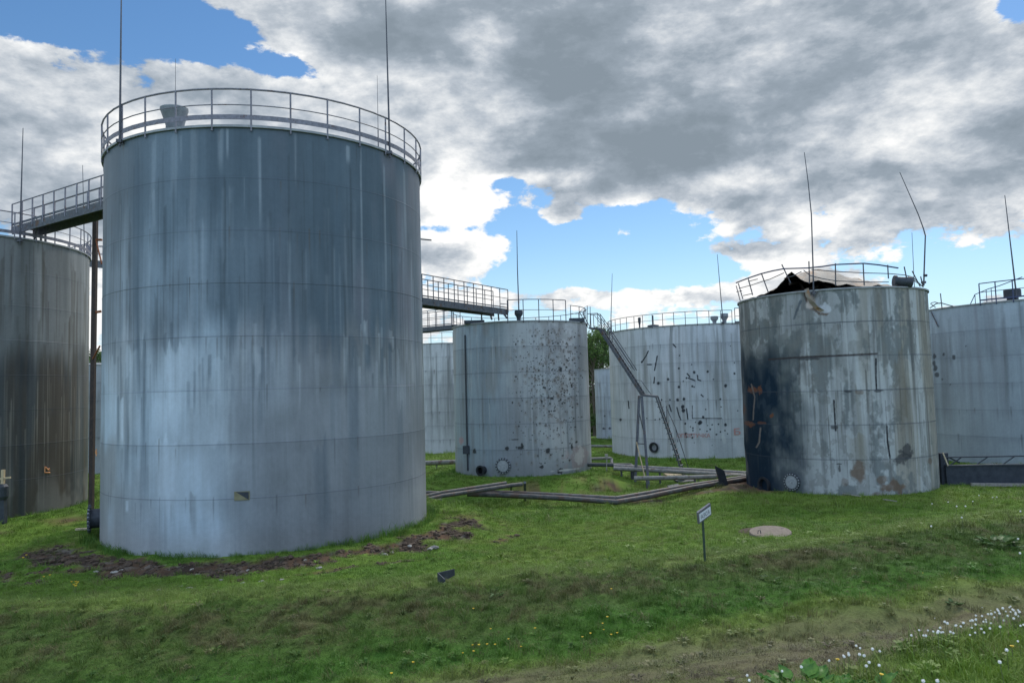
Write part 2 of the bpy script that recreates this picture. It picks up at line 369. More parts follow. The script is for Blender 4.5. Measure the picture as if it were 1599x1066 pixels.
# base colours of what grows or lies there
G_LUSH = (.100, .190, .026); G_FIELD = (.128, .215, .031); G_YEL = (.155, .218, .038); G_DRY = (.19, .175, .085)
S_DARK = (.050, .036, .027); S_BROWN = (.115, .070, .044); S_PATH = (.165, .145, .082)
def path_w(x, y):
    t = warp_t(x, y)
    e = 10.25 + .13 * np.clip(x, -6, 10); tv = verge_t(x); return sstep(tv - .15, tv + .2, t) * (1 - sstep(e - .7, e + .4, t))
def ground_col(x, y, soil=True):
    n1 = fbm(x * .45, y * .45, 31, 4); n2 = fbm(x * 1.9, y * 1.9, 32, 3); n3 = fbm(x * .16, y * .16, 33, 3); n4 = fbm(x * 5.2, y * 5.2, 34, 2)
    t = warp_t(x, y)
    c = np.zeros(np.shape(x) + (3,)); c[...] = G_FIELD
    c = cmix(c, G_LUSH, sstep(.45, .62, n1) * .9)
    c = cmix(c, G_YEL, sstep(.50, .68, n3 * .6 + n2 * .4) * .6)
    c = cmix(c, G_DRY, sstep(.64, .76, n2) * .25)
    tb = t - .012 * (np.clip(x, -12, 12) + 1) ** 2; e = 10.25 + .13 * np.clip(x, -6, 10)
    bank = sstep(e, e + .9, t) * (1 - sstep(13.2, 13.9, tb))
    cb = np.zeros_like(c); cb[...] = (.082, .122, .030)  # older uncut grass, also darkened to shade the slope facing the camera
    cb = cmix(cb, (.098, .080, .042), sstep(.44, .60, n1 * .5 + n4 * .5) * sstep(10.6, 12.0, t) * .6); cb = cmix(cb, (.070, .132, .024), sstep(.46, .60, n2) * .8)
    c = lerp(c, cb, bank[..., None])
    c = cmix(c, (.165, .225, .058), sstep(13.3, 13.8, tb) * (1 - sstep(14.8, 17.2, tb)) * .75)       # paler dry grass with a highlight painted along the crest
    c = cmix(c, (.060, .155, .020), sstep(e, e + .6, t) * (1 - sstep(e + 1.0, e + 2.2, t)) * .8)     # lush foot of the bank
    pw = path_w(x, y)
    cp = np.zeros_like(c); cp[...] = S_PATH
    cp = cmix(cp, (.140, .165, .050), sstep(.42, .66, n2) * .75); cp = cmix(cp, (.115, .090, .064), sstep(.50, .68, n4))
    cp = cmix(cp, (.130, .170, .048), sstep(.0, .5, t - e + 1.2) * .45 + np.exp(-((t - 7.8) / .4) ** 2) * .35)
    c = lerp(c, cp, (pw * .92)[..., None])
    s = ring_soil(x, y)
    cs = np.zeros_like(c); cs[...] = S_BROWN; cs = cmix(cs, (.13, .075, .045), sstep(-5.5, -3.5, x) * (1 - sstep(-.5, 1, x)) * (y < 30)); cs = cmix(cs, S_DARK, sstep(.40, .56, n2)); cs = cmix(cs, (.19, .165, .14), sstep(.64, .72, n4) * .7)
    c = lerp(c, cs, sstep(.25, .6, s)[..., None])
    # withered fringe round the scars
    c = cmix(c, (.17, .115, .055), (sstep(.05, .3, s) * (1 - sstep(.3, .6, s))) * .6)
    far = sstep(60, 110, y)
    c = cmix(c, (.05, .085, .028), far * .6)
    return c

def axis(lo, hi, step, out_lo, out_hi, g=1.10):
    a = list(np.arange(lo, hi, step)); s = step; q = a[-1]
    while q < out_hi: s *= g; q += s; a.append(q)
    s = step; q = a[0]; b = []
    while q > out_lo: s *= g; q -= s; b.append(q)
    return np.array(b[::-1] + a)
gx = axis(-14.5, 13.5, .13, -2500, 2500); gy = axis(3.3, 24.5, .12, -60, 3200, 1.07)
X, Y = np.meshgrid(gx, gy)
Z = terrain_z(X, Y)
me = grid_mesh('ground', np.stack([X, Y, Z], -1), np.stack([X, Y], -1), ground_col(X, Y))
m_, nt, b = nodemat('ground_soil')
at_ = nn(nt, 'ShaderNodeAttribute', attribute_name='stain'); geo = nn(nt, 'ShaderNodeNewGeometry')
n1 = nn(nt, 'ShaderNodeTexNoise'); n1.inputs['Scale'].default_value = 22; n1.inputs['Detail'].default_value = 7; n1.inputs['Roughness'].default_value = .75
n2 = nn(nt, 'ShaderNodeTexNoise'); n2.inputs['Scale'].default_value = 1.3; n2.inputs['Detail'].default_value = 6
nt.links.new(geo.outputs['Position'], n1.inputs['Vector']); nt.links.new(geo.outputs['Position'], n2.inputs['Vector'])
q = nn(nt, 'ShaderNodeMath', operation='MULTIPLY_ADD'); nt.links.new(n1.outputs['Fac'], q.inputs[0]); q.inputs[1].default_value = 1.5; q.inputs[2].default_value = .0
q2 = nn(nt, 'ShaderNodeMath', operation='MULTIPLY_ADD'); nt.links.new(n2.outputs['Fac'], q2.inputs[0]); q2.inputs[1].default_value = .5; nt.links.new(q.outputs[0], q2.inputs[2])
mx = nn(nt, 'ShaderNodeMix', data_type='RGBA', blend_type='MULTIPLY'); mx.inputs[0].default_value = 1
nt.links.new(at_.outputs['Color'], mx.inputs[6]); nt.links.new(q2.outputs[0], mx.inputs[7]); nt.links.new(mx.outputs[2], b.inputs['Base Color'])
b.inputs['Roughness'].default_value = .95; b.inputs['Specular IOR Level'].default_value = .2
bp = nn(nt, 'ShaderNodeBump'); bp.inputs['Strength'].default_value = .7; bp.inputs['Distance'].default_value = .05
nt.links.new(n1.outputs['Fac'], bp.inputs['Height']); nt.links.new(bp.outputs[0], b.inputs['Normal'])
me.materials.append(m_)
ground = bpy.data.objects.new('ground', me); COL.objects.link(ground); ground['kind'] = 'structure'

# ------------------------------------------------------------------ grass: one object of scattered tufts
TUFTS = bpy.data.collections.new('grass_tufts')
def tuft(i, nb, rad, hgt, wid, lean, flat=False):
    rg = random.Random(100 + i); vs = []; fs = []
    for k in range(nb):
        a = rg.uniform(0, 2 * PI); r = rad * math.sqrt(rg.random()); bx, by = r * math.cos(a), r * math.sin(a)
        h = hgt * rg.uniform(.45, 1.1); w = wid * rg.uniform(.7, 1.2); d = rg.uniform(0, 2 * PI); l = lean * rg.uniform(.2, 1.3) * h
        dx, dy = math.cos(d), math.sin(d); sx, sy = -dy, dx
        if rg.random() < .4: sx, sy = math.cos(d + 1), math.sin(d + 1)
        b0 = len(vs)
        for (f, lw) in ((0, 1), (.55, .85), (1, .08)):
            ox = bx + dx * l * f * f; oy = by + dy * l * f * f; z = h * f * (1 - .25 * f * lean)
            vs += [(ox - sx * w * lw / 2, oy - sy * w * lw / 2, z - .012), (ox + sx * w * lw / 2, oy + sy * w * lw / 2, z - .012)]
        fs += [(b0, b0 + 1, b0 + 3, b0 + 2), (b0 + 2, b0 + 3, b0 + 5, b0 + 4)]
    if flat:                                             # a rosette of broad leaves (plantain, dandelion)
        for k in range(9):
            d = k * 2.4 + rg.uniform(-.3, .3); L = rad * rg.uniform(.7, 1.2); w = L * .28; dx, dy = math.cos(d), math.sin(d); b0 = len(vs)
            for (f, lw, z) in ((.05, .3, .0), (.5, 1, .045), (.85, .7, .05), (1, .1, .03)):
                for s in (-1, 1): vs.append((dx * L * f - dy * s * w * lw / 2, dy * L * f + dx * s * w * lw / 2, z + .008 * abs(s)))
            fs += [(b0, b0 + 1, b0 + 3, b0 + 2), (b0 + 2, b0 + 3, b0 + 5, b0 + 4), (b0 + 4, b0 + 5, b0 + 7, b0 + 6)]
    me = bpy.data.meshes.new('grass_tuft'); me.from_pydata(vs, [], fs); me.materials.append(MATS['grass_blade'])
    o = bpy.data.objects.new('grass_tuft_%02d' % i, me); TUFTS.objects.link(o)
tuft(0, 46, .11, .065, .0065, .9); tuft(1, 46, .12, .075, .006, 1.1); tuft(2, 40, .11, .06, .007, 1.3)      # mown
tuft(3, 34, .10, .17, .0065, .8); tuft(4, 30, .10, .22, .006, .7)                                           # uncut
tuft(5, 16, .10, .07, .006, 1.0, True)                                                                        # rosette
tuft(6, 40, .13, .055, .006, 1.9); tuft(7, 14, .10, .035, .005, 2.2)                                         # matted dead, sparse

rng = np.random.default_rng(3)
pts = []
def scatter(y0, y1, step, sc):
    ys = np.arange(y0, y1, step); P = []
    for yy in ys:
        hw = (.95 * yy + 3.5) if yy < 27 else (.85 * yy + 3); n = int(2 * hw / step); P.append(np.stack([np.linspace(-hw, hw, n), np.full(n, yy)], -1))
    P = np.concatenate(P); P += rng.uniform(-.5, .5, P.shape) * step
    return np.concatenate([P, np.full((len(P), 1), sc)], 1)
P = np.concatenate([scatter(3.2, 8.5, .085, .8), scatter(8.5, 17, .105, .95), scatter(17, 27, .17, 1.35), scatter(27, 48, .30, 2.2), scatter(48, 80, .55, 3.6)])
x, y, sc = P.T
keep = np.ones(len(x), bool)
for T in TANKS: keep &= np.hypot(x - T.c[0], y - T.c[1]) > T.R + .03
soil = ring_soil(x, y); keep &= rng.random(len(x)) > sstep(.12, .5, soil) * .93
pw = path_w(x, y); n2 = fbm(x * 1.9, y * 1.9, 32, 3); keep &= rng.random(len(x)) > pw * (1 - sstep(.42, .62, n2)) * .5
x, y, sc = x[keep], y[keep], sc[keep]
t = warp_t(x, y); pw = path_w(x, y); soil = ring_soil(x, y)
rA = np.hypot(x - TA.c[0], y - TA.c[1]) - TA.R; rC = np.hypot(x - TC.c[0], y - TC.c[1]) - TC.R; rD = np.hypot(x - TD.c[0], y - TD.c[1]) - TD.R; rB = np.hypot(x - TB.c[0], y - TB.c[1]) - TB.R
rn = rng.random(len(x)); kind = rng.integers(0, 3, len(x))
verge = t < verge_t(x) - .05
kind = np.where(verge & (rn < .30), 3 + (rng.random(len(x)) < .12), kind)
bank = (t > 9.6) & (t < 14.2)
kind = np.where(bank & (rn < .45), 6, kind); kind = np.where(bank & (rn > .86), 3, kind)
kind = np.where((t > 14.2) & (t < 16) & (rn < .12), 3, kind)
kind = np.where((t > 15) & (rn < .03), 3, kind); kind = np.where((t > 9.5) & (t < 40) & (fbm(x * 2.3, y * 2.3, 71, 2) > .74) & (rn < .6), 3, kind); kind = np.where((t > 9) & (t < 17) & (rng.random(len(x)) < .012), 4, kind)
kind = np.where((pw > .5) & (rn < .75), np.where(rn < .4, 6, 7), kind)
kind = np.where((rng.random(len(x)) < np.where(verge, .09, .025)) & (y < 20), 5, kind)
tall = (rA < .34) | (rC < .4) | (rD < .35) | (rB < .4)
kind = np.where(tall, np.where(rn < .6, 4, 3), kind)
z = terrain_z(x, y)
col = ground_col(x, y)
# each tuft differs a little from its neighbours
hv = rng.normal(1, .14, (len(x), 1)); col = col * hv
dry = (rng.random(len(x)) < np.where(bank, .13, .04)); col = np.where(dry[:, None], col * .35 + np.array([.19, .165, .085]) * .65, col)
soilg = sstep(.1, .4, soil); col = lerp(col, np.array([.09, .13, .035]), (soilg * .6)[:, None])
lush = tall & (rng.random(len(x)) < .8); col = np.where(lush[:, None], col * .3 + np.array([.050, .135, .022]) * .7, col)
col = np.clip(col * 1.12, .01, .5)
sz = sc * rng.uniform(.7, 1.25, len(x)) * np.where(tall, np.where(rA < .34, .55 + .75 * fbm(x * .9, y * .9, 41, 2) ** 2 * 2.2, .8) / np.maximum(1, sc / 1.4), 1)
rot = np.stack([rng.normal(0, .12, len(x)), rng.normal(0, .12, len(x)), rng.uniform(0, 2 * PI, len(x))], -1)
me = bpy.data.meshes.new('grass'); me.vertices.add(len(x)); me.vertices.foreach_set('co', np.stack([x, y, z], -1).astype(np.float32).reshape(-1))
a = me.attributes.new('gcol', 'FLOAT_COLOR', 'POINT'); a.data.foreach_set('color', np.concatenate([col, np.ones((len(x), 1))], 1).astype(np.float32).reshape(-1))
a = me.attributes.new('rot', 'FLOAT_VECTOR', 'POINT'); a.data.foreach_set('vector', rot.astype(np.float32).reshape(-1))
a = me.attributes.new('scl', 'FLOAT', 'POINT'); a.data.foreach_set('value', sz.astype(np.float32))
a = me.attributes.new('pick', 'INT', 'POINT'); a.data.foreach_set('value', kind.astype(np.int32))
me.materials.append(MATS['grass_blade'])
grass = bpy.data.objects.new('grass', me); COL.objects.link(grass)
tag(grass, 'short green grass with withered patches covering the tank yard', 'grass', kind='stuff')
ng = bpy.data.node_groups.new('grass_scatter', 'GeometryNodeTree')
ng.interface.new_socket('Geometry', in_out='INPUT', socket_type='NodeSocketGeometry'); ng.interface.new_socket('Geometry', in_out='OUTPUT', socket_type='NodeSocketGeometry')
gi = ng.nodes.new('NodeGroupInput'); go = ng.nodes.new('NodeGroupOutput'); ip = ng.nodes.new('GeometryNodeInstanceOnPoints')
ci = ng.nodes.new('GeometryNodeCollectionInfo'); ci.inputs['Collection'].default_value = TUFTS; ci.inputs['Separate Children'].default_value = True; ci.inputs['Reset Children'].default_value = True
def named(nm, dt):
    n = ng.nodes.new('GeometryNodeInputNamedAttribute'); n.data_type = dt; n.inputs['Name'].default_value = nm; return n.outputs['Attribute']
e2r = ng.nodes.new('FunctionNodeEulerToRotation'); ng.links.new(named('rot', 'FLOAT_VECTOR'), e2r.inputs[0])
ng.links.new(gi.outputs[0], ip.inputs['Points']); ng.links.new(ci.outputs[0], ip.inputs['Instance']); ip.inputs['Pick Instance'].default_value = True
ng.links.new(named('pick', 'INT'), ip.inputs['Instance Index']); ng.links.new(e2r.outputs[0], ip.inputs['Rotation']); ng.links.new(named('scl', 'FLOAT'), ip.inputs['Scale'])
ng.links.new(ip.outputs[0], go.inputs[0])
md = grass.modifiers.new('scatter', 'NODES'); md.node_group = ng
# ------------------------------------------------------------------ tank walls with their stains
class Canvas:
    def __init__(s, t, nu, nv, span=105):
        s.t = t
        ph = np.concatenate([np.linspace(-R_(span), R_(span), nu), np.linspace(R_(span), 2 * PI - R_(span), 26)[1:]])
        v = np.linspace(0, t.H, nv); ex = []
        for k in range(1, t.n): ex += [k * t.H / t.n + q for q in (-.022, -.008, .008, .022)]
        v = np.unique(np.concatenate([v, ex])); v[0] = -.35
        s.ph = ph; s.v = v; s.P, s.V = np.meshgrid(ph, v); s.U = s.P * t.R
        s.joint = .12; s.runs = 34; s.c = np.zeros(s.U.shape + (3,)); s.dr = np.zeros(s.U.shape)
        for k in range(1, t.n):                          # weld beads, and each course a hair inside the one below
            h = k * t.H / t.n; s.dr += .005 * (np.abs(s.V - h) < .01) - .003 * (s.V > h)
    def base(s, c): s.c[...] = c
    def over(s, c, w): s.c = cmix(s.c, c, np.clip(w, 0, 1))
    def mul(s, f): s.c = s.c * np.asarray(f)[..., None]
    def seams(s, c=(.06, .07, .09), w=.7, wid=.022, seed=0):
        for k in range(1, s.t.n):
            h = k * s.t.H / s.t.n
            a = (.35 + .9 * fbm(s.U * .9, s.V * 0 + k, seed + 50, 3)) * w
            s.over(c, np.exp(-((s.V - h) / wid) ** 2) * a)
            s.over(c, sstep(.28, 0, np.abs(s.V - h + .12)) * .14 * fbm(s.U * 6, s.V * .5 + k, seed + 51, 3))
        rg = random.Random(seed)
        for k in range(1, s.t.n + 1):                    # thin runs of dirt that start at the welds
            h = k * s.t.H / s.t.n
            for i in range(s.runs):
                s.streak(rg.uniform(-1.6, 1.6) * s.t.R, h - .01, h - rg.uniform(.15, 1.3), rg.uniform(.008, .026) * max(1, s.t.d / 30), rg.choice(((.06, .065, .07), (.10, .075, .055), (.08, .09, .10))), rg.uniform(.15, .55), fade=.8, ragged=.5, seed=seed * 977 + k * 60 + i)
        for k in range(s.t.n):                           # faint upright joints of the plates
            for u0 in np.arange(-s.t.R * 1.8 + rg.uniform(0, 4), s.t.R * 1.8, 5.8):
                h0, h1 = k * s.t.H / s.t.n, (k + 1) * s.t.H / s.t.n
                s.over(c, np.exp(-((s.U - u0) / .018) ** 2) * ((s.V > h0) & (s.V < h1)) * s.joint)
            s.mul(1 + rg.uniform(-.06, .06) * ((s.V > k * s.t.H / s.t.n) & (s.V <= (k + 1) * s.t.H / s.t.n)))
    def cols(s, u0, w):
        a = np.searchsorted(s.ph[:-26] * s.t.R, [u0 - w, u0 + w]); return slice(max(0, a[0] - 1), min(a[1] + 1, s.U.shape[1]))
    def streak(s, u0, v0, v1, wid, c, a, fade=.5, ragged=.25, seed=0):
        """a run of wet or washed paint from v0 down to v1"""
        k = s.cols(u0, wid * 3)
        if k.stop <= k.start: return
        U, V = s.U[:, k], s.V[:, k]
        n = vnoise(U * 9, V * .25, seed + 3); uw = (vnoise(V * .35, V * 0, seed + 4) - .5) * wid
        d = np.abs(U - u0 - uw) / (wid * (.7 + .6 * vnoise(V * .5, V * 0 + 9, seed + 6)))
        prof = 1 - sstep(.35, 1.0, d)
        L = max(v0 - v1, .01); q = (v0 - V) / L + (n - .5) * ragged
        w = prof * sstep(-.03, .02, q) * (1 - sstep(1 - fade, 1.0, q)) * a * (.6 + .7 * n)
        s.c[:, k] = cmix(s.c[:, k], c, np.clip(w, 0, 1))
    def streaks(s, n, seed, v0, L, wid, c, a, u=(-1.75, 1.75), **kw):
        rg = random.Random(seed)
        for i in range(n):
            s.streak(rg.uniform(*u) * s.t.R, rg.uniform(*v0), 0, rg.uniform(*wid), c, rg.uniform(*a), seed=seed * 31 + i, **kw) if L is None else \
            (lambda h: s.streak(rg.uniform(*u) * s.t.R, h, h - rg.uniform(*L), rg.uniform(*wid), c, rg.uniform(*a), seed=seed * 31 + i, **kw))(rg.uniform(*v0))
    def blot(s, u0, v0, ru, rv, c, a, rough=.7, freq=4.0, seed=0, hard=.25):
        k = s.cols(u0, ru * 2.2)
        if k.stop <= k.start: return
        U, V = s.U[:, k], s.V[:, k]
        d = np.hypot((U - u0) / ru, (V - v0) / rv) + (fbm(U * freq, V * freq, seed, 4) - .5) * rough * 2
        s.c[:, k] = cmix(s.c[:, k], c, (1 - sstep(1 - hard, 1 + hard, d)) * a)
    def px(s, x, y): p, v = pix2cyl(s.t, x, y); return p * s.t.R, v
    def pblot(s, x, y, rx, ry, c, a, **kw):              # centre from the photograph, radii in its pixels
        u, v = s.px(x, y); u2, _ = s.px(x + .5, y); u1, _ = s.px(x - .5, y); _, v2 = s.px(x, y - 1)
        s.blot(u, v, rx * min(abs(u2 - u1), .12), ry * abs(v2 - v), c, a, **kw)
    def pstreak(s, x, y0, y1, wpx, c, a, **kw):
        u, v0 = s.px(x, y0); _, v1 = s.px(x, y1); u2, _ = s.px(x + .5, y0); u1, _ = s.px(x - .5, y0)
        s.streak(u, v0, v1, wpx * min(abs(u2 - u1), .12), c, a, **kw)
    def pline(s, pts, wpx, c, a, seed=0):                # a thin crooked mark through pixel points
        for i in range(len(pts) - 1):
            (x0, y0), (x1, y1) = pts[i], pts[i + 1]; n = max(2, int(math.hypot(x1 - x0, y1 - y0) / (wpx * .8)))
            for j in range(n + 1):
                f = j / n; s.pblot(x0 + (x1 - x0) * f, y0 + (y1 - y0) * f, wpx, wpx, c, a, rough=.35, freq=9, seed=seed, hard=.35)
    def mesh(s):
        r = s.t.R + s.dr; T, Rg = s.t.toward, s.t.right
        x = s.t.c[0] + r * (np.cos(s.P) * T[0] + np.sin(s.P) * Rg[0]); y = s.t.c[1] + r * (np.cos(s.P) * T[1] + np.sin(s.P) * Rg[1])
        P = np.stack([x - s.t.c[0], y - s.t.c[1], s.V], -1)
        return grid_mesh('shell', P, np.stack([s.U, s.V], -1), s.c)

def paint_A(s):
    U, V, P = s.U, s.V, s.P
    s.base((.36, .385, .425))
    s.over((.27, .29, .31), sstep(.42, .62, fbm(U * .35, V * .3, 1, 4)) * .8)
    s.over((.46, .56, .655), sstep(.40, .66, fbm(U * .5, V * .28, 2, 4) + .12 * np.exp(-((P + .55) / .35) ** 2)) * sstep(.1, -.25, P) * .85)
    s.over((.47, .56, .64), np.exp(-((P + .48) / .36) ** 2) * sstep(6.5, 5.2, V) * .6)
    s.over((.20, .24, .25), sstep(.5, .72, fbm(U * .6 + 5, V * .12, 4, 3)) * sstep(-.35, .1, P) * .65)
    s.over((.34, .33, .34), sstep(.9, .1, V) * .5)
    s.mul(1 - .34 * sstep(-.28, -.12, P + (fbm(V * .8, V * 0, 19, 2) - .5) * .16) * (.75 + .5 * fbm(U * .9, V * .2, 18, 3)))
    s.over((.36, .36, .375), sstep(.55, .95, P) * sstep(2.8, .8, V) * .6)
    # the dirty upper half: ragged lower edge hanging in drips
    n = fbm(U * 7, V * .15, 5, 4); n2 = fbm(U * 1.3, V * 0, 6, 3); n3 = fbm(U * 2.6, V * .1, 8, 3)
    edge = 5.7 + (n - .5) * 1.5 + (n2 - .5) * 1.6 + .3 * (P > .1)
    top = sstep(-.45, .9, V - edge)
    s.over((.098, .136, .172), top * lerp(.68, .88, sstep(-.55, -.05, P)) * (.75 + .5 * n3))
    edge2 = 8.6 + (n2 - .5) * 2.4 + (n - .5) * .9
    s.over((.070, .105, .136), sstep(-.5, 1.0, V - edge2) * .55)
    s.over((.19, .19, .225), top * sstep(.45, .66, fbm(U * .8, V * .22, 9, 3)) * sstep(-.1, .25, P) * .55)
    s.over((.38, .45, .52), top * sstep(.50, .70, fbm(U * 3, V * .12, 10, 4)) * sstep(.0, -.7, P) * sstep(10.2, 7.5, V) * .32)
    s.mul(.80 + .40 * fbm(U * 1.5, V * .06, 119, 4)); s.mul(.86 + .28 * fbm(U * .5 + 4, V * .45, 120, 4)); s.over((.52, .58, .65), np.exp(-((V - 5.0) / 1.1) ** 2) * sstep(.42, .62, fbm(U * .9, V * .12, 121, 3)) * .3)
    s.streaks(130, 11, (6, 10.5), (1.0, 4.0), (.02, .07), (.34, .39, .44), (.05, .2), u=(-1.5, 1.5))
    s.streaks(150, 212, (6.5, 11.5), (1.0, 5.5), (.015, .07), (.055, .075, .09), (.15, .55), u=(-1.5, 1.5)); s.streaks(120, 12, (4.5, 6.6), (.5, 2.2), (.02, .08), (.10, .13, .16), (.12, .45), u=(-1.5, 1.5))
    s.streaks(70, 13, (1, 6), (.6, 2.4), (.03, .12), (.20, .22, .24), (.15, .5), u=(-1.5, 1.5))
    s.streaks(60, 14, (5.0, 6.4), (.5, 1.8), (.03, .12), (.44, .475, .51), (.12, .42), u=(-.2, 1.5))
    for (x, y0, y1, w, a) in ((405, 204, 375, 3.2, .55), (345, 200, 275, 5, .4), (355, 205, 258, 3, .45), (600, 248, 500, 2.6, .55), (563, 225, 640, 2.2, .5), (460, 206, 300, 2.5, .35),
                              (238, 210, 345, 4, .35), (268, 205, 330, 8, .28), (240, 300, 380, 4, .35), (300, 205, 900, 7, .22), (633, 262, 420, 2.2, .4), (545, 230, 262, 4, .5), (283, 210, 258, 2, .4), (316, 360, 640, 2, .3)):
        s.pstreak(x, y0, y1, w, (.42, .47, .52), a * .75, seed=int(x))
    for (x, y0, y1, w, a) in ((215, 240, 870, 8, .62), (222, 540, 860, 10, .5), (198, 600, 800, 4, .45), (183, 620, 720, 3, .6), (430, 240, 640, 12, .3), (525, 330, 760, 9, .35), (648, 330, 760, 5, .4),
                              (548, 540, 830, 10, .40), (410, 540, 610, 3, .7), (625, 640, 800, 6, .3), (505, 690, 870, 12, .4), (575, 540, 590, 6, .6), (610, 540, 610, 5, .6), (595, 540, 600, 4, .6), (344, 690, 860, 16, .22)):
        s.pstreak(x, y0, y1, w, (.09, .13, .17), a, seed=int(x) + 7)
    for (x, y0, y1, w, a) in ((262, 540, 690, 28, .55), (270, 690, 820, 34, .40), (205, 545, 700, 12, .35), (175, 560, 690, 9, .4), (190, 620, 705, 3, .8), (345, 560, 640, 14, .28), (197, 780, 800, 3, .8)):
        s.pstreak(x, y0, y1, w, (.60, .68, .76), a, seed=int(x) + 9, fade=.35)
    s.seams(seed=1, w=.45, wid=.015)
def paint_B(s):
    U, V, P = s.U, s.V, s.P
    s.base((.23, .235, .235)); s.over((.34, .345, .34), sstep(.45, .7, fbm(U * 2.0, V * .12, 61, 4)) * .7); s.over((.16, .17, .17), sstep(.5, .72, fbm(U * 1.3, V * .1, 62, 4)) * .8)
    n = fbm(U * 4, V * .2, 63, 4); n2 = fbm(U * .9, V * 0, 64, 3); edge = 6.9 + (n - .5) * 1.0 + (n2 - .5) * 1.6
    low = sstep(.9, -.9, V - edge)
    s.over((.036, .042, .048), low * (.58 + .45 * fbm(U * 5, V * .08, 65, 3)))
    s.over((.100, .080, .062), low * sstep(.42, .62, fbm(U * 2.2, V * .1, 66, 3)) * sstep(-.2, .7, P) * .8)
    s.over((.042, .048, .058), low * sstep(.48, .62, fbm(U * .8, V * .13, 67, 4)) * .45)
    s.over((.22, .21, .20), sstep(2.4, .2, V) * sstep(.40, .62, fbm(U * 1.2, V * .6, 68, 4)) * .7)
    s.streaks(260, 69, (3.0, 7.2), (1.0, 6.5), (.010, .030), (.34, .31, .27), (.12, .55), u=(-1.6, 1.6))
    s.streaks(150, 71, (7, 11.8), (1.0, 6), (.012, .05), (.10, .09, .08), (.15, .6), u=(-1.6, 1.6)); s.streaks(70, 70, (8, 11.8), (1.5, 6), (.04, .14), (.10, .09, .075), (.3, .8), u=(-1.6, 1.6))
    s.joint = 0; s.seams(seed=6, w=.35, wid=.015)
def paint_C(s):
    U, V, P = s.U, s.V, s.P
    s.base((.41, .425, .44)); s.over((.30, .315, .335), sstep(.42, .65, fbm(U * .45, V * .3, 71, 4)) * .7)
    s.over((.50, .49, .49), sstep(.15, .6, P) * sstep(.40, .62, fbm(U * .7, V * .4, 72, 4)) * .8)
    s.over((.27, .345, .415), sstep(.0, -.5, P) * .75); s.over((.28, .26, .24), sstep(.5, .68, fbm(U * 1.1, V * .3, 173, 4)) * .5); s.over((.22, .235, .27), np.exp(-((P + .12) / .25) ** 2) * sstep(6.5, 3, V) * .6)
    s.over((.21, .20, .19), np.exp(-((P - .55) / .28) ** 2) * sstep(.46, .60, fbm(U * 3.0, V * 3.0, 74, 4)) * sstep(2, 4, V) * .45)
    s.over((.24, .24, .25), sstep(1.1, .2, V) * .5)
    s.streaks(130, 75, (2, 8.9), (1, 6), (.03, .14), (.22, .23, .25), (.12, .42), u=(-1.5, 1.5)); s.streaks(40, 76, (4, 8.9), (1, 5), (.03, .10), (.52, .53, .55), (.15, .4), u=(-1.5, 1.5))
    for (x, y0, y1, w, a) in ((868, 505, 560, 12, .4), (905, 505, 735, 5, .35), (897, 590, 720, 1.2, .8), (752, 505, 720, 7, .3), (722, 505, 735, 4, .4), (835, 640, 740, 5, .35), (886, 660, 720, 2, .6)): s.pstreak(x, y0, y1, w, (.14, .14, .15), a, seed=int(x))
    s.seams(seed=7, w=.55)
    rg = random.Random(5)                                # shrapnel pits, thickest on the right of the wall
    for i in range(900):
        x = rg.gauss(862, 27); y = rg.gauss(588, 46) if rg.random() < .75 else rg.uniform(510, 735)
        if rg.random() < .25: x = rg.uniform(800, 905)
        if not (790 < x < 912 and 512 < y < 738): continue
        if i % 5 == 0: s.pblot(x, y + 1, 2.2, 3.2, (.22, .18, .155), .35, rough=.6, freq=8, seed=i + 1000, hard=.6)
        r = rg.choice((.35, .45, .5, .6, .7, .8, 1.1)); s.pblot(x, y, r * rg.uniform(.8, 1.5), r * rg.uniform(.8, 1.6), (.028, .026, .028), rg.uniform(.55, 1), rough=.4, freq=14, seed=i, hard=.4)
    for (x, y, rx, ry) in ((791, 700, 3.5, 3), (812, 699, 6, 3), (815, 695, 2.4, 4), (855, 703, 3, 4), (846, 729, 3, 2.5), (900, 690, 2, 2), (893, 697, 1.5, 5), (741, 704, 2.5, 3.5), (875, 735, 5, 4), (803, 686, 7, .8), (862, 622, 3, 2), (850, 605, 3, 2), (876, 577, 2, 4)):
        s.pblot(x, y, rx, ry, (.03, .03, .035), .9, rough=.6, freq=10, seed=int(x))
    s.pblot(905, 715, 16, 16, (.40, .27, .26), .5, rough=.8, freq=3, seed=4); s.pblot(905, 712, 7, 12, (.60, .55, .52), .7, rough=.9, freq=4, seed=5)
    s.pblot(888, 733, 18, 1.5, (.62, .60, .57), .8, rough=.8, freq=3, seed=6); s.pblot(721, 688, 4, 5, (.45, .22, .22), .6, seed=8)
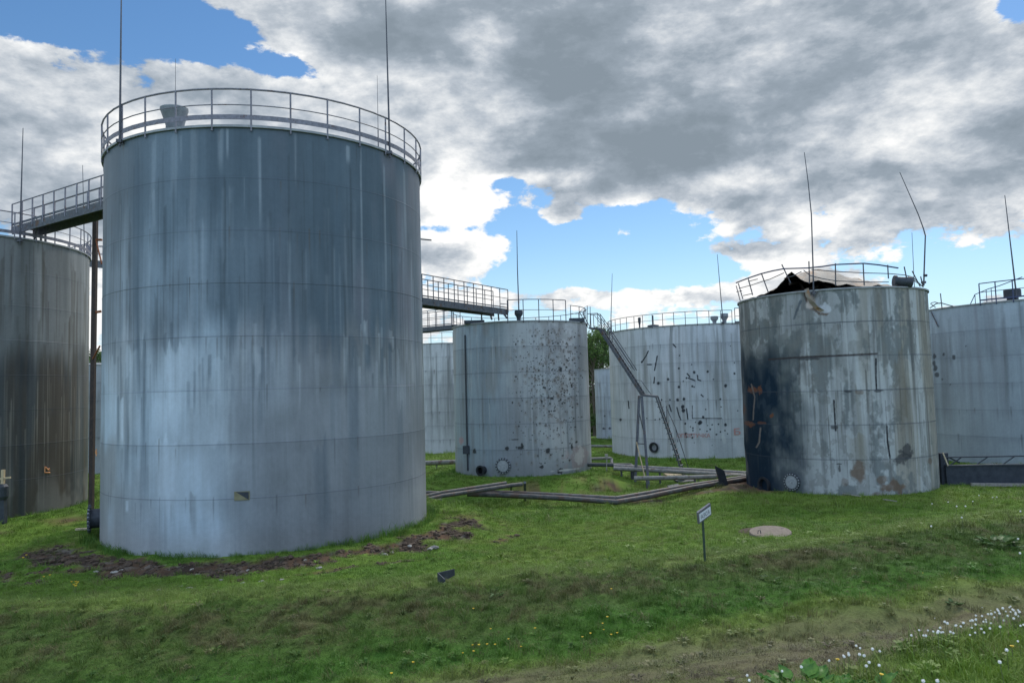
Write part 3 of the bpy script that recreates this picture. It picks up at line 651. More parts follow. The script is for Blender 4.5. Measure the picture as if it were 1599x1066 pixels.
def paint_D(s):
    U, V, P = s.U, s.V, s.P
    s.base((.44, .455, .465)); s.over((.33, .34, .345), sstep(.42, .66, fbm(U * 1.6, V * .14, 81, 4)) * .8)
    s.over((.44, .45, .45), sstep(.5, .66, fbm(U * 2.2, V * .12, 82, 3)) * .5); s.over((.27, .24, .19), sstep(.5, .66, fbm(U * 1.5, V * .1, 182, 3)) * sstep(-.1, .5, P) * .65)
    # upright bands of bleached and weathered paint near the top
    s.over((.15, .155, .15), sstep(.50, .62, fbm(U * 2.4, V * .06, 83, 3)) * sstep(5.5, 8.2, V) * .75)
    # blistered paint: hard-edged dark primer patches
    bl = fbm(U * 1.9, V * .95, 84, 5) + (fbm(U * 7, V * 6, 85, 3) - .5) * .26
    zone = np.exp(-((V - 6.2) / 1.5) ** 2) * .16 + np.exp(-((P + .35) / .45) ** 2) * np.exp(-((V - 5.6) / 2.2) ** 2) * .16 + sstep(2.2, .5, V) * sstep(-.1, .4, P) * .10
    w = sstep(.61, .69, bl + zone); s.over((.19, .205, .205), w * .6); s.dr -= w * .006
    w2 = sstep(.68, .74, bl + zone); s.over((.12, .14, .145), w2 * .45)
    w3 = sstep(.62, .64, fbm(U * 3.6 + 30, V * 2.2, 86, 5) + zone * .5); s.over((.22, .22, .21), w3 * .5)
    s.streaks(150, 187, (2, 8.9), (.8, 4), (.012, .05), (.13, .125, .115), (.2, .6), u=(-1.2, 1.5)); s.streaks(60, 87, (3, 8.9), (1.5, 7), (.04, .16), (.17, .17, .165), (.2, .6), u=(-.5, 1.5)); s.streaks(40, 88, (3, 8.9), (1, 6), (.04, .14), (.50, .51, .51), (.2, .5), u=(-.3, 1.5))
    for (x, y0, y1, w, a, c) in ((1402, 560, 745, 14, .55, (.16, .14, .11)), (1440, 460, 740, 12, .45, (.30, .265, .21)), (1418, 450, 720, 4, .6, (.12, .12, .12)), (1366, 455, 520, 7, .5, (.17, .17, .16)), (1340, 610, 760, 6, .5, (.20, .19, .16)),
                                 (1343, 680, 745, 16, .4, (.22, .19, .13)), (1375, 455, 540, 6, .5, (.16, .15, .13)), (1283, 600, 760, 7, .4, (.20, .22, .23)), (1455, 560, 760, 9, .5, (.28, .25, .21))):
        s.pstreak(x, y0, y1, w, c, a, seed=int(x))
    # the burnt flank on the left
    n = fbm(U * 1.4, V * .9, 89, 4); n5 = fbm(U * .8, V * .5, 96, 3)
    e2 = -.34 + (n5 - .5) * .7; s.over((.075, .10, .11), sstep(.14, -.14, P - e2) * sstep(7.6, 5.4, V + (n - .5) * 2.5) * .62)
    e = -.50 + (n - .5) * .6; fl = sstep(.20, -.20, P - e) * sstep(7.3, 5.2, V + (n5 - .5) * 3.2)
    s.over((.006, .022, .044), fl * .96)
    s.over((.045, .065, .09), fl * sstep(.58, .72, fbm(U * 2.6, V * 1.5, 97, 4)) * .6)
    s.over((.17, .17, .175), sstep(-1.12, -1.3, P) * sstep(.4, .6, n) * .6)
    for (x, y, rx, ry, a) in ((1174, 608, 7, 5, .75), (1186, 607, 3, 6, .8), (1168, 661, 9, 3, .75), (1205, 649, 3, 4, .9), (1190, 660, 7, 2, .6), (1172, 663, 3, 4, .8), (1162, 640, 3, 10, .5), (1160, 700, 2, 20, .4)):
        s.pblot(x, y, rx, ry, (.20, .085, .05), a, rough=.8, freq=6, seed=int(x))
    s.pline([(1172, 600), (1178, 620), (1176, 655)], 1.2, (.20, .17, .16), .6); s.pline([(1188, 668), (1186, 690), (1181, 698)], 1.3, (.22, .19, .18), .7)
    for (x, y, rx, ry, a) in ((1340, 735, 12, 15, .85), (1395, 760, 15, 10, .9), (1376, 748, 9, 6, .7), (1318, 752, 6, 5, .5), (1340, 612, 6, 4, .6), (1372, 772, 10, 4, .6), (1452, 720, 3, 4, .6)):
        s.pblot(x, y, rx, ry, (.155, .092, .055), a * .85, rough=.9, freq=3.5, seed=int(x) + 3)
    for pts in ([(1302, 625), (1304, 660), (1305, 672)], [(1368, 560), (1368, 590), (1369, 608)], [(1385, 665), (1386, 690), (1390, 715)]): s.pline(pts, 1.3, (.035, .035, .04), .9)
    for (x, y, rx, ry) in ((1304, 667, 6, 3), (1369, 610, 10, 2), (1325, 611, 5, 2), (1311, 724, 6, 1.3), (1415, 705, 9, 12), (1412, 715, 13, 8), (1311, 730, 2, 6), (1262, 560, 20, 2)):
        s.pblot(x, y, rx, ry, (.06, .06, .065), .8, rough=.8, freq=5, seed=int(x) + 5)
    s.pblot(1237, 752, 22, 21, (.045, .06, .075), .85, rough=.5, freq=3, seed=2); s.over((.20, .22, .24), np.exp(-((P + .40) / .22) ** 2) * sstep(1.7, .7, V) * .4)
    # paint torn off below the split roof
    s.pline([(1256, 455), (1260, 468), (1268, 480), (1280, 488), (1290, 489)], 3.4, (.17, .13, .11), .9); s.pblot(1266, 471, 8, 9, (.60, .52, .46), .8, rough=.6, freq=4, seed=9); s.pblot(1288, 481, 9, 7, (.62, .64, .68), .75, rough=.9, freq=5, seed=12)
    s.pline([(1250, 470), (1244, 485), (1240, 497)], 2, (.12, .14, .16), .7)
    s.seams(seed=8, w=.75); s.pline([(1200, 561), (1260, 557), (1310, 555), (1370, 552)], 1.5, (.06, .05, .05), .7)
    s.dr += (fbm(s.U * .5, s.V * .45, 98, 3) - .5) * .16 * sstep(-.25, -.9, s.P) * sstep(.2, 1.2, s.V) * sstep(8.9, 7.5, s.V)
    u, v = s.px(1263, 452); s.dr += -.28 * np.exp(-((s.U - u) / .28) ** 2) * sstep(8.0, 8.9, s.V)
def paint_E(s):
    U, V, P = s.U, s.V, s.P
    s.base((.47, .495, .53)); s.over((.37, .39, .42), sstep(.42, .66, fbm(U * .4, V * .25, 101, 4)) * .8); s.over((.54, .55, .58), sstep(.46, .66, fbm(U * .6, V * .3, 102, 4)) * .6)
    s.streaks(140, 103, (4, 10.4), (2, 9), (.04, .2), (.25, .245, .235), (.15, .5), u=(-1.4, 1.4))
    for (x, y1, w, a) in ((985, 660, 5, .45), (1003, 640, 4, .55), (1026, 640, 3, .3), (1048, 690, 5, .6), (1059, 670, 3, .55), (1080, 600, 3, .4), (1116, 700, 6, .6), (1131, 640, 5, .55), (1098, 620, 3, .3), (1150, 700, 4, .4)): s.pstreak(x, 507, y1, w, (.16, .17, .165), a, seed=x)
    s.over((.40, .37, .40), np.exp(-((P + .75) / .1) ** 2) * np.exp(-((V - 5.2) / .8) ** 2) * .5)
    s.seams(seed=9, w=.4)
    K_ = (.022, .026, .036)
    for pts in ([(1012, 548), (1009, 555), (1003, 564)], [(1026, 556), (1024, 567), (1022, 578)], [(1051, 537), (1055, 542)], [(1022, 589), (1021, 598)], [(1057, 636), (1060, 648), (1063, 655)], [(1072, 638), (1074, 654)], [(981, 626), (982, 637)], [(1089, 586), (1090, 593), (1094, 594)], [(1075, 590), (1085, 594)], [(1081, 633), (1081, 653), (1127, 653)], [(1011, 569), (1017, 569)], [(1045, 632), (1048, 642)], [(1073, 583), (1077, 588)], [(1095, 616), (1098, 619)]):
        s.pline(pts, 1.0 if len(pts) != 3 or pts[0][0] != 1081 else .6, K_, .95)
    for (x, y, r) in ((1002, 565, 1.6), (1060, 575, 1.6), (1061, 555, 1), (1084, 581, 2.1), (1105, 580, 1.7), (1147, 583, 1.8), (1147, 566, 1), (1080, 569, 1), (1072, 590, 1.5), (1043, 592, 2), (1028, 598, 2.2), (1060, 604, 2), (1067, 595, 1), (1081, 603, 1.7), (1084, 604, 1.2), (1133, 602, 2.4), (1114, 592, 1), (1058, 624, 2.2), (1068, 623, 2.2), (1125, 623, 1.4), (1126, 635, 1), (1066, 635, 2.8), (1067, 641, 3), (1102, 639, 1), (1152, 641, 1), (1094, 659, 2.8), (1092, 661, 2.2), (1098, 651, 2), (1070, 661, 1.5), (1086, 659, 1), (1105, 664, 1), (1112, 663, 1.2), (1122, 662, 1.3), (1133, 663, 2.3), (1078, 666, 1), (1082, 668, 1.3), (1082, 672, 1.3), (1093, 670, 1.3), (1109, 670, 1.4), (1104, 673, 1.1), (1125, 674, 1.2), (1132, 672, 1.2), (1136, 677, 1), (1119, 678, 1.3), (1071, 677, 2.2), (1072, 682, 1.6), (1080, 678, 1.3), (1081, 683, 1.5), (969, 655, 2), (1118, 678, 1), (943, 670, 1), (1141, 540, .8), (1084, 691, .7), (1112, 695, .7), (1033, 624, 1.2), (1046, 624, 1.3), (1105, 623, .8), (1010, 653, 1), (1030, 654, 1.3), (1023, 655, 1)):
        s.pblot(x, y, r, r * 1.1, K_, .96, rough=.3, freq=8, seed=x, hard=.3)
    s.pblot(1022, 698, 8, 8, (.16, .18, .22), .55, rough=.4, freq=3, seed=3); s.pblot(1130, 685, 3, 7, (.6, .62, .6), .4, seed=4)
def paint_F(s):
    U, V, P = s.U, s.V, s.P
    s.base((.37, .43, .49)); s.over((.29, .34, .39), sstep(.42, .66, fbm(U * .45, V * .2, 111, 4)) * .8)
    s.streaks(110, 113, (5, 8.9), (2, 8), (.05, .22), (.24, .26, .29), (.12, .4), u=(-1.5, 1.5))
    for (x, y0, y1, w, a) in ((1563, 478, 715, 4, .5), (1540, 478, 600, 6, .3), (1595, 472, 560, 5, .6), (1468, 485, 700, 8, .35), (1480, 490, 600, 5, .3)): s.pstreak(x, y0, y1, w, (.15, .17, .19), a, seed=x)
    for (x, y, r) in ((1461, 575, 3), (1458, 567, 2.5), (1471, 592, 1.4), (1473, 553, 2), (1489, 558, 2.5), (1484, 600, 1), (1508, 540, 1), (1460, 556, 3), (1463, 585, 3)): s.pblot(x, y, r, r * 1.3, (.05, .055, .065), .85, rough=.8, freq=4, seed=x)
    s.seams(seed=10, w=.35)
def paint_plain(seed, base=(.47, .48, .50), dark=(.22, .22, .22)):
    def f(s):
        U, V = s.U, s.V
        s.streak; s.base(base); s.over(tuple(q * .8 for q in base), sstep(.42, .66, fbm(U * .4, V * .2, seed, 4)) * .8)
        s.streaks(130, seed + 1, (s.t.H * .5, s.t.H), (2, s.t.H), (.05, .25), dark, (.12, .5), u=(-1.5, 1.5)); s.seams(seed=seed, w=.4)
        if seed == 131:
            for x in (672, 681, 698, 701): s.pstreak(x, 536, 704, 1.6, (.15, .15, .15), .6, seed=x)
        if seed == 141:
            for (x, y) in ((943, 669), (952, 668), (944, 649)): s.pblot(x, y, 1.8, 1.8, (.05, .055, .07), .9, seed=x)
    return f

def rail_ring(t, root, p0, p1, nposts, hgt, mat, rp=.022, rr=.024, dr=.05, mids=(.55,), toe=None, ends=(), below=.12, jitter=0):
    """guard rail along the rim between two angles: each post, rail and toe board its own piece"""
    g = MB(); z = t.H
    seg = max(8, nposts * 2)
    arc = lambda h, d: [cyl(t, p0 + (p1 - p0) * i / seg, z + h, d) for i in range(seg + 1)]
    g.tube(arc(hgt, dr), rr, 6); top = g.build('guardrail', mat, root)
    for h in mids:
        g = MB(); g.tube(arc(hgt * h, dr), rr * .62, 5); g.build('mid_rail', mat, top)
    if toe:
        for a, b_ in toe:
            g = MB()
            for i in range(seg):
                q = [cyl(t, p0 + (p1 - p0) * (i + k) / seg, z + h, dr + d) for d in (0, .012) for k in (0, 1) for h in (a, b_)]
                g.add(q, [(0, 2, 3, 1), (4, 5, 7, 6), (1, 3, 7, 5), (0, 4, 6, 2)])
            g.build('toe_board', mat, top)
    for i in range(nposts + 1):
        p = p0 + (p1 - p0) * i / nposts; g = MB(); g.tube([cyl(t, p, z - below, dr - .01), cyl(t, p, z + hgt, dr)], rp, 6); g.build('post', mat, top)
    return top
def make_tank(t, name, label, painter, nu, nv, mat='tank_paint', roof=True):
    root = thing(name, (t.c[0], t.c[1], t.zb), label, 'storage tank', 'upright oil storage tanks')
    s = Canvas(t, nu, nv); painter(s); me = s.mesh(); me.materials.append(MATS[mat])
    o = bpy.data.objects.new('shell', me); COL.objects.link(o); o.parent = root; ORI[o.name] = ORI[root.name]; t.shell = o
    g = MB(); n = 96; top = t.H
    g.lathe((t.c[0], t.c[1], t.zb), (0, 0, 1), [(t.R + .015, top - .06), (t.R + .05, top - .055), (t.R + .05, top + .012), (t.R - .02, top + .012)], n, cap=False); g.build('rim', 'roof_steel', root, smooth=True)
    if roof:
        g = MB(); g.lathe((t.c[0], t.c[1], t.zb), (0, 0, 1), [(t.R - .03, top + .006), (t.R * .6, top + t.R * .03), (.3, top + t.R * .07), (.01, top + t.R * .072)], n, cap=False); g.build('roof', 'roof_steel', root, smooth=True)
    t.root = root; return root
def mushroom(p, root, r, h, mat='vent_paint', name='vent'):
    g = MB(); g.lathe(p, (0, 0, 1), [(r * .5, 0), (r * .5, h * .3), (r * .55, h * .36), (r * .98, h * .62), (r, h * .66), (r, h * .94), (r * .92, h), (r * .05, h * 1.04)], 20); return g.build(name, mat, root, smooth=True)
def mast(root, path, r0, r1, mat='mast_steel'):
    g = MB(); g.tube(path, r0, 6, r1=r1)
    p = Vector(path[0]); g.box(p + Vector((0, 0, .15)), (r0 * 2.2, 0, 0), (0, r0 * 2.2, 0), (0, 0, .05)); return g.build('lightning_rod', mat, root)
def flange(t, root, phi, v, r, name='manhole', mat='flange_grey', neck='dark_steel', out=.30, bolts=18):
    n = Vector((math.cos(phi) * t.toward[0] + math.sin(phi) * t.right[0], math.cos(phi) * t.toward[1] + math.sin(phi) * t.right[1], 0))
    p = cyl(t, phi, v, -.12); g = MB(); g.lathe(p, n, [(r * .74, 0), (r * .74, out + .12)], 24, cap=False); nk = g.build(name, neck, root, smooth=True)
    g = MB(); g.lathe(p + n * (out + .06), n, [(r * .74, 0), (r, 0), (r, .045), (r * .2, .055), (r * .1, .06)], 28)
    a = Vector((0, 0, 1)).cross(n).normalized()
    g.build('cover', mat, nk, smooth=True)
    g = MB(); vs_ = []; nb = bolts * 4
    for i in range(nb):                                  # toothed ring of bolt heads
        q = 2 * PI * i / nb; d = a * math.cos(q) + Vector((0, 0, 1)) * math.sin(q); rr = r * (1.10 if i % 4 in (1, 2) else .97)
        vs_ += [p + n * (out + .03) + d * r * .80, p + n * (out + .03) + d * rr, p + n * (out + .10) + d * rr, p + n * (out + .115) + d * r * .80]
    g.add(vs_, [(4 * i + k, 4 * i + (k + 1) % 4, 4 * ((i + 1) % nb) + (k + 1) % 4, 4 * ((i + 1) % nb) + k) for i in range(nb) for k in range(4)])
    g.build('bolt_ring', 'dark_steel', nk)
    return nk
def plateon(t, root, x0, y0, x1, y1, name, mat, thick=.02):
    p0, v0 = pix2cyl(t, x0, y1); p1, v1 = pix2cyl(t, x1, y0); g = MB(); n = 5
    for i in range(n):
        a, b_ = p0 + (p1 - p0) * i / n, p0 + (p1 - p0) * (i + 1) / n
        q = [cyl(t, p, v, d) for d in (.0, thick) for p in (a, b_) for v in (v0, v1)]
        g.add(q, [(4, 6, 7, 5), (1, 3, 7, 5), (0, 4, 6, 2)] + ([(0, 1, 5, 4)] if i == 0 else []) + ([(2, 6, 7, 3)] if i == n - 1 else []))
    return g.build(name, mat, root)

# ---- the big tank
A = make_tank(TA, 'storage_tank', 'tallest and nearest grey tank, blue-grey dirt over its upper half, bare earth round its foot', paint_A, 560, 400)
rail_ring(TA, A, -1.95, 1.95, 19, 1.04, 'rail_grey', .026, .028, .04, (.56,), [(.16, .30)], below=.16)
g = MB(); g.beam(cyl(TA, -1.42, 11.95), cyl(TA, -1.62, 12.9), .03, .03); g.build('rail_brace', 'rail_grey', A)
pv, vv = pix2cyl(TA, 272, 205, -.55); g = MB(); p = cyl(TA, pv, TA.H + .02, -.6)
g.lathe(p, (0.0, -.10, 1), [(.27, -.02), (.25, .28), (.27, .36), (.36, .66), (.385, .72), (.385, .80), (.34, .83), (.02, .85)], 28); g.build('vent', 'vent_paint', A, smooth=True)
def rod(t, root, xb, yb, xt, yt, r0=.035, r1=.012, dr=.09, hit=None):
    ph, v = pix2cyl(t, xb, yb, dr); b0 = cyl(t, ph, t.H - .22, dr); top = at(xt, yt, b0.y); m_ = b0.lerp(top, .55)
    return mast(root, [b0, m_, top], r0, r1)
rod(TA, A, 187, 235, 190, -62, .035, .012); rod(TA, A, 609, 255, 601, -45, .035, .012)
for (x, yt, Y) in ((274, 92, 32.8), (589, 118, 33.5)):
    top = at(x, yt, Y); q = Vector((top.x, top.y, TA.ztop + .25)); q2 = q.lerp(top, .62); q2.x = top.x
    mast(A, [q, q2], .030, .026); g = MB(); g.tube([q2, top], .016, 5, r1=.008); g.build('lightning_rod', 'mast_steel', A)
pm, vm = pix2cyl(TA, 158, 819); flange(TA, A, -1.43, .62, .40, out=.34, bolts=20)
plateon(TA, A, 366, 766, 390, 781, 'inspection_plate', 'plate_ochre', .02)
g = MB(); ph, v = pix2cyl(TA, 378, 773); a0 = cyl(TA, *pix2cyl(TA, 368.5, 767.5), .026); a1 = cyl(TA, *pix2cyl(TA, 388.5, 767.5), .026); a2 = cyl(TA, *pix2cyl(TA, 388.5, 779.5), .026)
g.add([a0, a1, a2], [(0, 1, 2)]); g.build('plate_lettering', 'dark_steel', A)
q = cyl(TA, 1.50, 9.86); g = MB(); g.beam(q, q + Vector((TA.right[0], TA.right[1], -.06)) * .42, .04, .04); g.build('bracket', 'dark_steel', A)
# ---- its neighbour on the left
B = make_tank(TB, 'storage_tank', 'tank at the left edge, pale on top, dark brown streaks down its lower part', paint_B, 440, 330)
rail_ring(TB, B, -2.6, 2.6, 30, 1.05, 'rail_grey', .024, .026, .04, (.55,), [(.12, .26)])
# ---- the pitted tank in the middle
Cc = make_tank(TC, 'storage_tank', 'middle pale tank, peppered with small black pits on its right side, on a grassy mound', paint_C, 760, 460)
pa, _ = pix2cyl(TC, 792, 470, .04); pb, _ = pix2cyl(TC, 883, 470, .04)
rail_ring(TC, Cc, pa, pb, 4, 1.22, 'rail_dark', .028, .026, .04, (.5,), None)
rail_ring(TC, Cc, pb + .12, 2 * PI - 1.35, 18, .95, 'rail_dark', .022, .022, -.05, (.5,), None)
mushroom(cyl(TC, pix2cyl(TC, 810, 495, -.3)[0], TC.H, -.35), Cc, .24, .62, 'dark_steel')
g = MB(); q = cyl(TC, pix2cyl(TC, 853, 497)[0], TC.H); g.box(cyl(TC, 1.02, TC.H + .12, -.2), (.45, 0, 0), (0, .2, 0), (0, 0, .12)); g.build('hatch', 'dark_steel', Cc); g = MB(); g.box(cyl(TC, -.75, TC.H + .1, -.3), (.6, 0, 0), (0, .3, 0), (0, 0, .1)); g.build('hatch', 'dark_steel', Cc)
mp_ = cyl(TC, pix2cyl(TC, 810, 480, -.3)[0], TC.H + .3, -.75); mast(Cc, [mp_, at(808, 420, mp_.y), at(807, 360, mp_.y)], .045, .018)
pg, _ = pix2cyl(TC, 728.5, 600); g = MB(); g.tube([cyl(TC, pg, 8.3, .04), cyl(TC, pg, 5.1, .06), cyl(TC, pg, 4.9, .06), cyl(TC, pg, .25, .06)], .045, 8); g.build('gauge_pipe', 'dark_steel', Cc)
g = MB(); q = pixwall(TC, 728, 702, .12); rt = Vector((*TC.right, 0)); g.box(q, rt * .20, Vector((*TC.toward, 0)) * .1, (0, 0, .24)); g.build('gauge_box', 'dark_steel', Cc); g = MB(); g.box(q + rt * .36 + Vector((0, 0, -.06)), rt * .11, Vector((*TC.toward, 0)) * .08, (0, 0, .12)); g.build('gauge_valve', 'dark_steel', Cc)
ph, v = pix2cyl(TC, 786, 727); flange(TC, Cc, ph, v, .42, mat='flange_grey', out=.12, bolts=16)
ph, v = pix2cyl(TC, 755, 733); g = MB(); nrm = Vector((math.cos(ph) * TC.toward[0] + math.sin(ph) * TC.right[0], math.cos(ph) * TC.toward[1] + math.sin(ph) * TC.right[1], 0)); g.lathe(cyl(TC, ph, v - .02, -.1), nrm, [(.24, 0), (.24, .4), (.30, .4), (.30, .46), (.2, .46), (.2, .15)], 20); g.build('outlet_pipe', 'soot', Cc, smooth=True)
# ---- the burnt tank
D = make_tank(TD, 'storage_tank', 'burnt tank with torn roof, charred left flank, rust patches and bent railing', paint_D, 640, 400, 'tank_paint_blistered', roof=False)
def q8(x, y): return (1130 + x / 4.569, 390 + y / 4.569)
def dwall(x, y, dr=.05):
    px_, py_ = q8(x, y)
    return pixwall(TD, px_, py_, dr)
g = MB(); g.tube([dwall(*p) for p in ((90, 235), (180, 200), (270, 170), (350, 150), (430, 135), (600, 130), (700, 120), (800, 105), (1000, 97), (1110, 108), (1245, 130))], .032, 6); rl = g.build('guardrail', 'rail_blue', D)
for pts in ([(110, 275), (200, 252), (280, 225), (330, 210), (430, 165)], [(430, 205), (500, 185), (555, 155)], [(620, 140), (800, 155), (1000, 165), (1180, 170), (1290, 180), (1350, 195), (1420, 262)], [(570, 145), (620, 185), (700, 205), (800, 222), (1000, 230), (1178, 230)], [(140, 327), (205, 312)], [(175, 226), (242, 209)], [(1340, 205), (1420, 262)], [(90, 300), (130, 292)]):
    g = MB(); g.tube([dwall(*p) for p in pts], .020, 5); g.build('mid_rail', 'rail_dark', rl)
for p0, p1 in (((55, 260), (118, 362)), ((105, 240), (137, 350)), ((175, 205), (207, 322)), ((270, 170), (320, 308)), ((415, 105), (478, 237)), ((608, 82), (613, 240)), ((797, 97), (799, 255)), ((995, 97), (1003, 255)), ((1170, 108), (1176, 205)), ((1288, 120), (1310, 225)), ((1345, 152), (1402, 262)), ((1405, 190), (1424, 266))):
    g = MB(); g.tube([dwall(*p1), dwall(*p0)], .026, 6); g.build('post', 'rail_dark', rl)
# the roof: sprung loose at the front, its plate arched up over a black gap
n = 70; TOP = []; BOT = []
tw = Vector((*TD.toward, 0)); rt = Vector((*TD.right, 0)); cD = Vector((TD.c[0], TD.c[1], TD.ztop))
front = lambda a: .64 * math.exp(-((a + 1.50) / .42) ** 2) + .34 * math.exp(-((a + .6) / 1.15) ** 2) + .20 * math.exp(-((a + 2.3) / .75) ** 2)
ridge = lambda a: 1.16 * math.exp(-((a + .55) / 1.55) ** 2) + .30 * math.exp(-((a - 1.7) / 1.3) ** 2)
def roofh(a, b_):                      # a: to the right, b_: away from the viewer
    yf = -math.sqrt(max(TD.R ** 2 - a * a, 0)); s = (b_ - yf)
    f = front(a); r = max(ridge(a), f * 1.02)
    if s < 2.2: return f + (r - f) * math.sin(s / 2.2 * PI / 2)
    k = min(1, (s - 2.2) / 4.0); return r * (1 - k * k * (3 - 2 * k)) + .02
g = MB(); rows = 26; vs = []; fs = []
for j in range(rows + 1):
    for i in range(n + 1):
        th = i / n; a = -TD.R * .985 * math.cos(th * PI); half = math.sqrt(max(TD.R ** 2 * .985 - a * a, 0)); bb = -half + 2 * half * (j / rows)
        h = roofh(a, bb) + (.045 * math.sin(a * 5 + bb * 2.2) + .03 * math.sin(a * 11 - bb * 3) + .05 * (float(vnoise(a * 2.3, bb * 2.3, 5)) - .5)) * (1 if abs(a) < 3.3 else .2); vs.append(cD + rt * a - tw * bb + Vector((0, 0, h + .012)))
for j in range(rows):
    for i in range(n): q = j * (n + 1) + i; fs.append((q, q + 1, q + n + 2, q + n + 1))
g.add(vs, fs); top = g.build('roof', 'scorched_plate', D, smooth=True)
g = MB(); g.add([p - Vector((0, 0, .035)) for p in vs], fs); g.build('underside', 'soot', top, smooth=True)
for (a0, b0_, h0, a1, b1, h1) in ((-1.6, -3.75, .42, -.9, -1.5, .75), (-2.3, -3.4, -.1, -.4, -3.0, .30), (-.9, -3.9, -.15, -1.2, -2.6, .55), (.1, -3.95, .02, -.3, -2.2, .6)):
    g = MB(); g.beam(cD + rt * a0 - tw * b0_ + Vector((0, 0, h0)), cD + rt * a1 - tw * b1 + Vector((0, 0, h1)), .07, .11); g.build('rafter', 'rust_post', top)
g = MB(); g.lathe(dwall(1212, 222, -.3), tuple(rt * .95 - tw * .25 + Vector((0, 0, -.12))), [(.02, 0), (.24, .0), (.26, .03), (.26, .10), (.2, .12), (.21, .55), (.24, .6), (.24, .75), (.02, .76)], 20); g.build('vent', 'dark_steel', D, smooth=True)
def drod(pts, Y, r0, r1, root=D): return mast(root, [at(x, y, Y) for x, y in pts], r0, r1)
yd = dwall(640, 330).y; drod([(1270.5, 463), (1269.5, 415), (1267, 335), (1262, 285), (1256, 238)], yd - .05, .035, .014)
yr = dwall(1424, 262).y; drod([(1442.5, 446), (1443, 425), (1445, 368), (1442, 357), (1434, 335), (1420, 303), (1405, 269)], yr, .035, .014)
g = MB(); g.lathe(at(1444.5, 430, yr - .05), (1, 0, 0), [(.06, -.06), (.06, .08)], 8); g.build('clamp', 'dark_steel', D)
fl = [(1256, 452, .06), (1258, 462, .10), (1264, 473, .20), (1272, 482, .16), (1281, 487, .06)]; g = MB(); L_ = []
for (x, y, d) in fl: L_.append(pixwall(TD, x, y, .02)); L_.append(pixwall(TD, x + 6.5, y - 2.5, d))
g.add(L_, [(2 * i, 2 * i + 1, 2 * i + 3, 2 * i + 2) for i in range(len(fl) - 1)]); o = g.build('torn_flap', 'scorched_plate', D); sm = o.modifiers.new('thick', 'SOLIDIFY'); sm.thickness = .012
ph, v = pix2cyl(TD, 1237, 752); flange(TD, D, ph, v, .37, out=.10, bolts=18, neck='soot')
ph, v = pix2cyl(TD, 1196, 757); nrm = Vector((math.cos(ph) * TD.toward[0] + math.sin(ph) * TD.right[0], math.cos(ph) * TD.toward[1] + math.sin(ph) * TD.right[1], 0)); g = MB(); g.lathe(cyl(TD, ph, v, -.2), nrm, [(.33, 0), (.33, .32), (.40, .32), (.40, .37), (.29, .37), (.29, .05)], 22); g.build('outlet_pipe', 'soot', D, smooth=True)
# ---- the holed tank behind the stair
E = make_tank(TE, 'storage_tank', 'pale tank behind the steel stair, dotted with large black holes and red lettering', paint_E, 800, 400)
pl, _ = pix2cyl(TE, 951, 500, .04); pr_, _ = pix2cyl(TE, 1143, 495, .04)
rail_ring(TE, E, -1.75, pr_, 18, 1.0, 'rail_dark', .026, .026, .04, (.5,), None)
p2, _ = pix2cyl(TE, 1147, 495, .04); rail_ring(TE, E, p2, p2 + .22, 2, 1.15, 'rail_dark', .028, .028, .1, (.45,), [(.0, .12)])
for (x, h) in ((1116, .60), (1132, .80)): mushroom(cyl(TE, pix2cyl(TE, x, 500, -.5)[0], TE.H, -.6), E, .30, h)
mushroom(cyl(TE, pix2cyl(TE, 996, 505, -.3)[0], TE.H, -.5), E, .12, .9, 'dark_steel')
g = MB(); q = cyl(TE, pix2cyl(TE, 1016, 508)[0], TE.H + .1, -.4); g.lathe(q, (0, 0, 1), [(.5, -.12), (.45, .05), (.1, .12)], 16); g.lathe(q, (0, 0, 1), [(.05, 0), (.05, .85)], 6); g.build('hatch', 'dark_steel', E)
for (xb, yb, xt, yt) in ((954.5, 513, 956, 427), (1128, 490, 1120, 397)):
    ph, _ = pix2cyl(TE, xb, yb, .0); b0 = cyl(TE, ph, TE.H - .1, .08); top = at(xt, yt, b0.y); mast(E, [b0, b0.lerp(top, .5), top], .045, .018)
ph, v = pix2cyl(TE, 1022, 698); nrm = Vector((math.cos(ph) * TE.toward[0] + math.sin(ph) * TE.right[0], math.cos(ph) * TE.toward[1] + math.sin(ph) * TE.right[1], 0)); g = MB(); g.lathe(cyl(TE, ph, v, -.3), nrm, [(.32, 0), (.32, .40), (.40, .40), (.40, .47), (.27, .47), (.27, .1)], 22); g.build('outlet_pipe', 'soot', E, smooth=True)
def wall_text(t, root, txt, x0, x1, y0, y1, mat='red_paint'):
    p0, vb = pix2cyl(t, x0, y1); p1, vt = pix2cyl(t, x1, y0)
    fc = bpy.data.curves.new('lettering', 'FONT'); fc.body = txt; fc.offset = .018; fo = bpy.data.objects.new('lettering', fc); COL.objects.link(fo)
    bpy.context.view_layer.update(); dg = bpy.context.evaluated_depsgraph_get(); me = bpy.data.meshes.new_from_object(fo.evaluated_get(dg)); bpy.data.objects.remove(fo)
    xs = [q.co.x for q in me.vertices]; ys = [q.co.y for q in me.vertices]; a, b_, c, d = min(xs), max(xs), min(ys), max(ys)
    for q in me.vertices:
        w_ = cyl(t, p0 + (p1 - p0) * (q.co.x - a) / (b_ - a), vb + (vt - vb) * (q.co.y - c) / (d - c), .035); q.co = w_ - ORI[root.name]
    me.materials.clear(); me.materials.append(MATS[mat]); o = bpy.data.objects.new('lettering', me); COL.objects.link(o); o.parent = root; ORI[o.name] = ORI[root.name]; return o
wall_text(TE, E, 'ОПЛЕТУЧКА', 1058, 1109, 676, 683); wall_text(TE, E, 'Б', 1146, 1156, 668, 679)
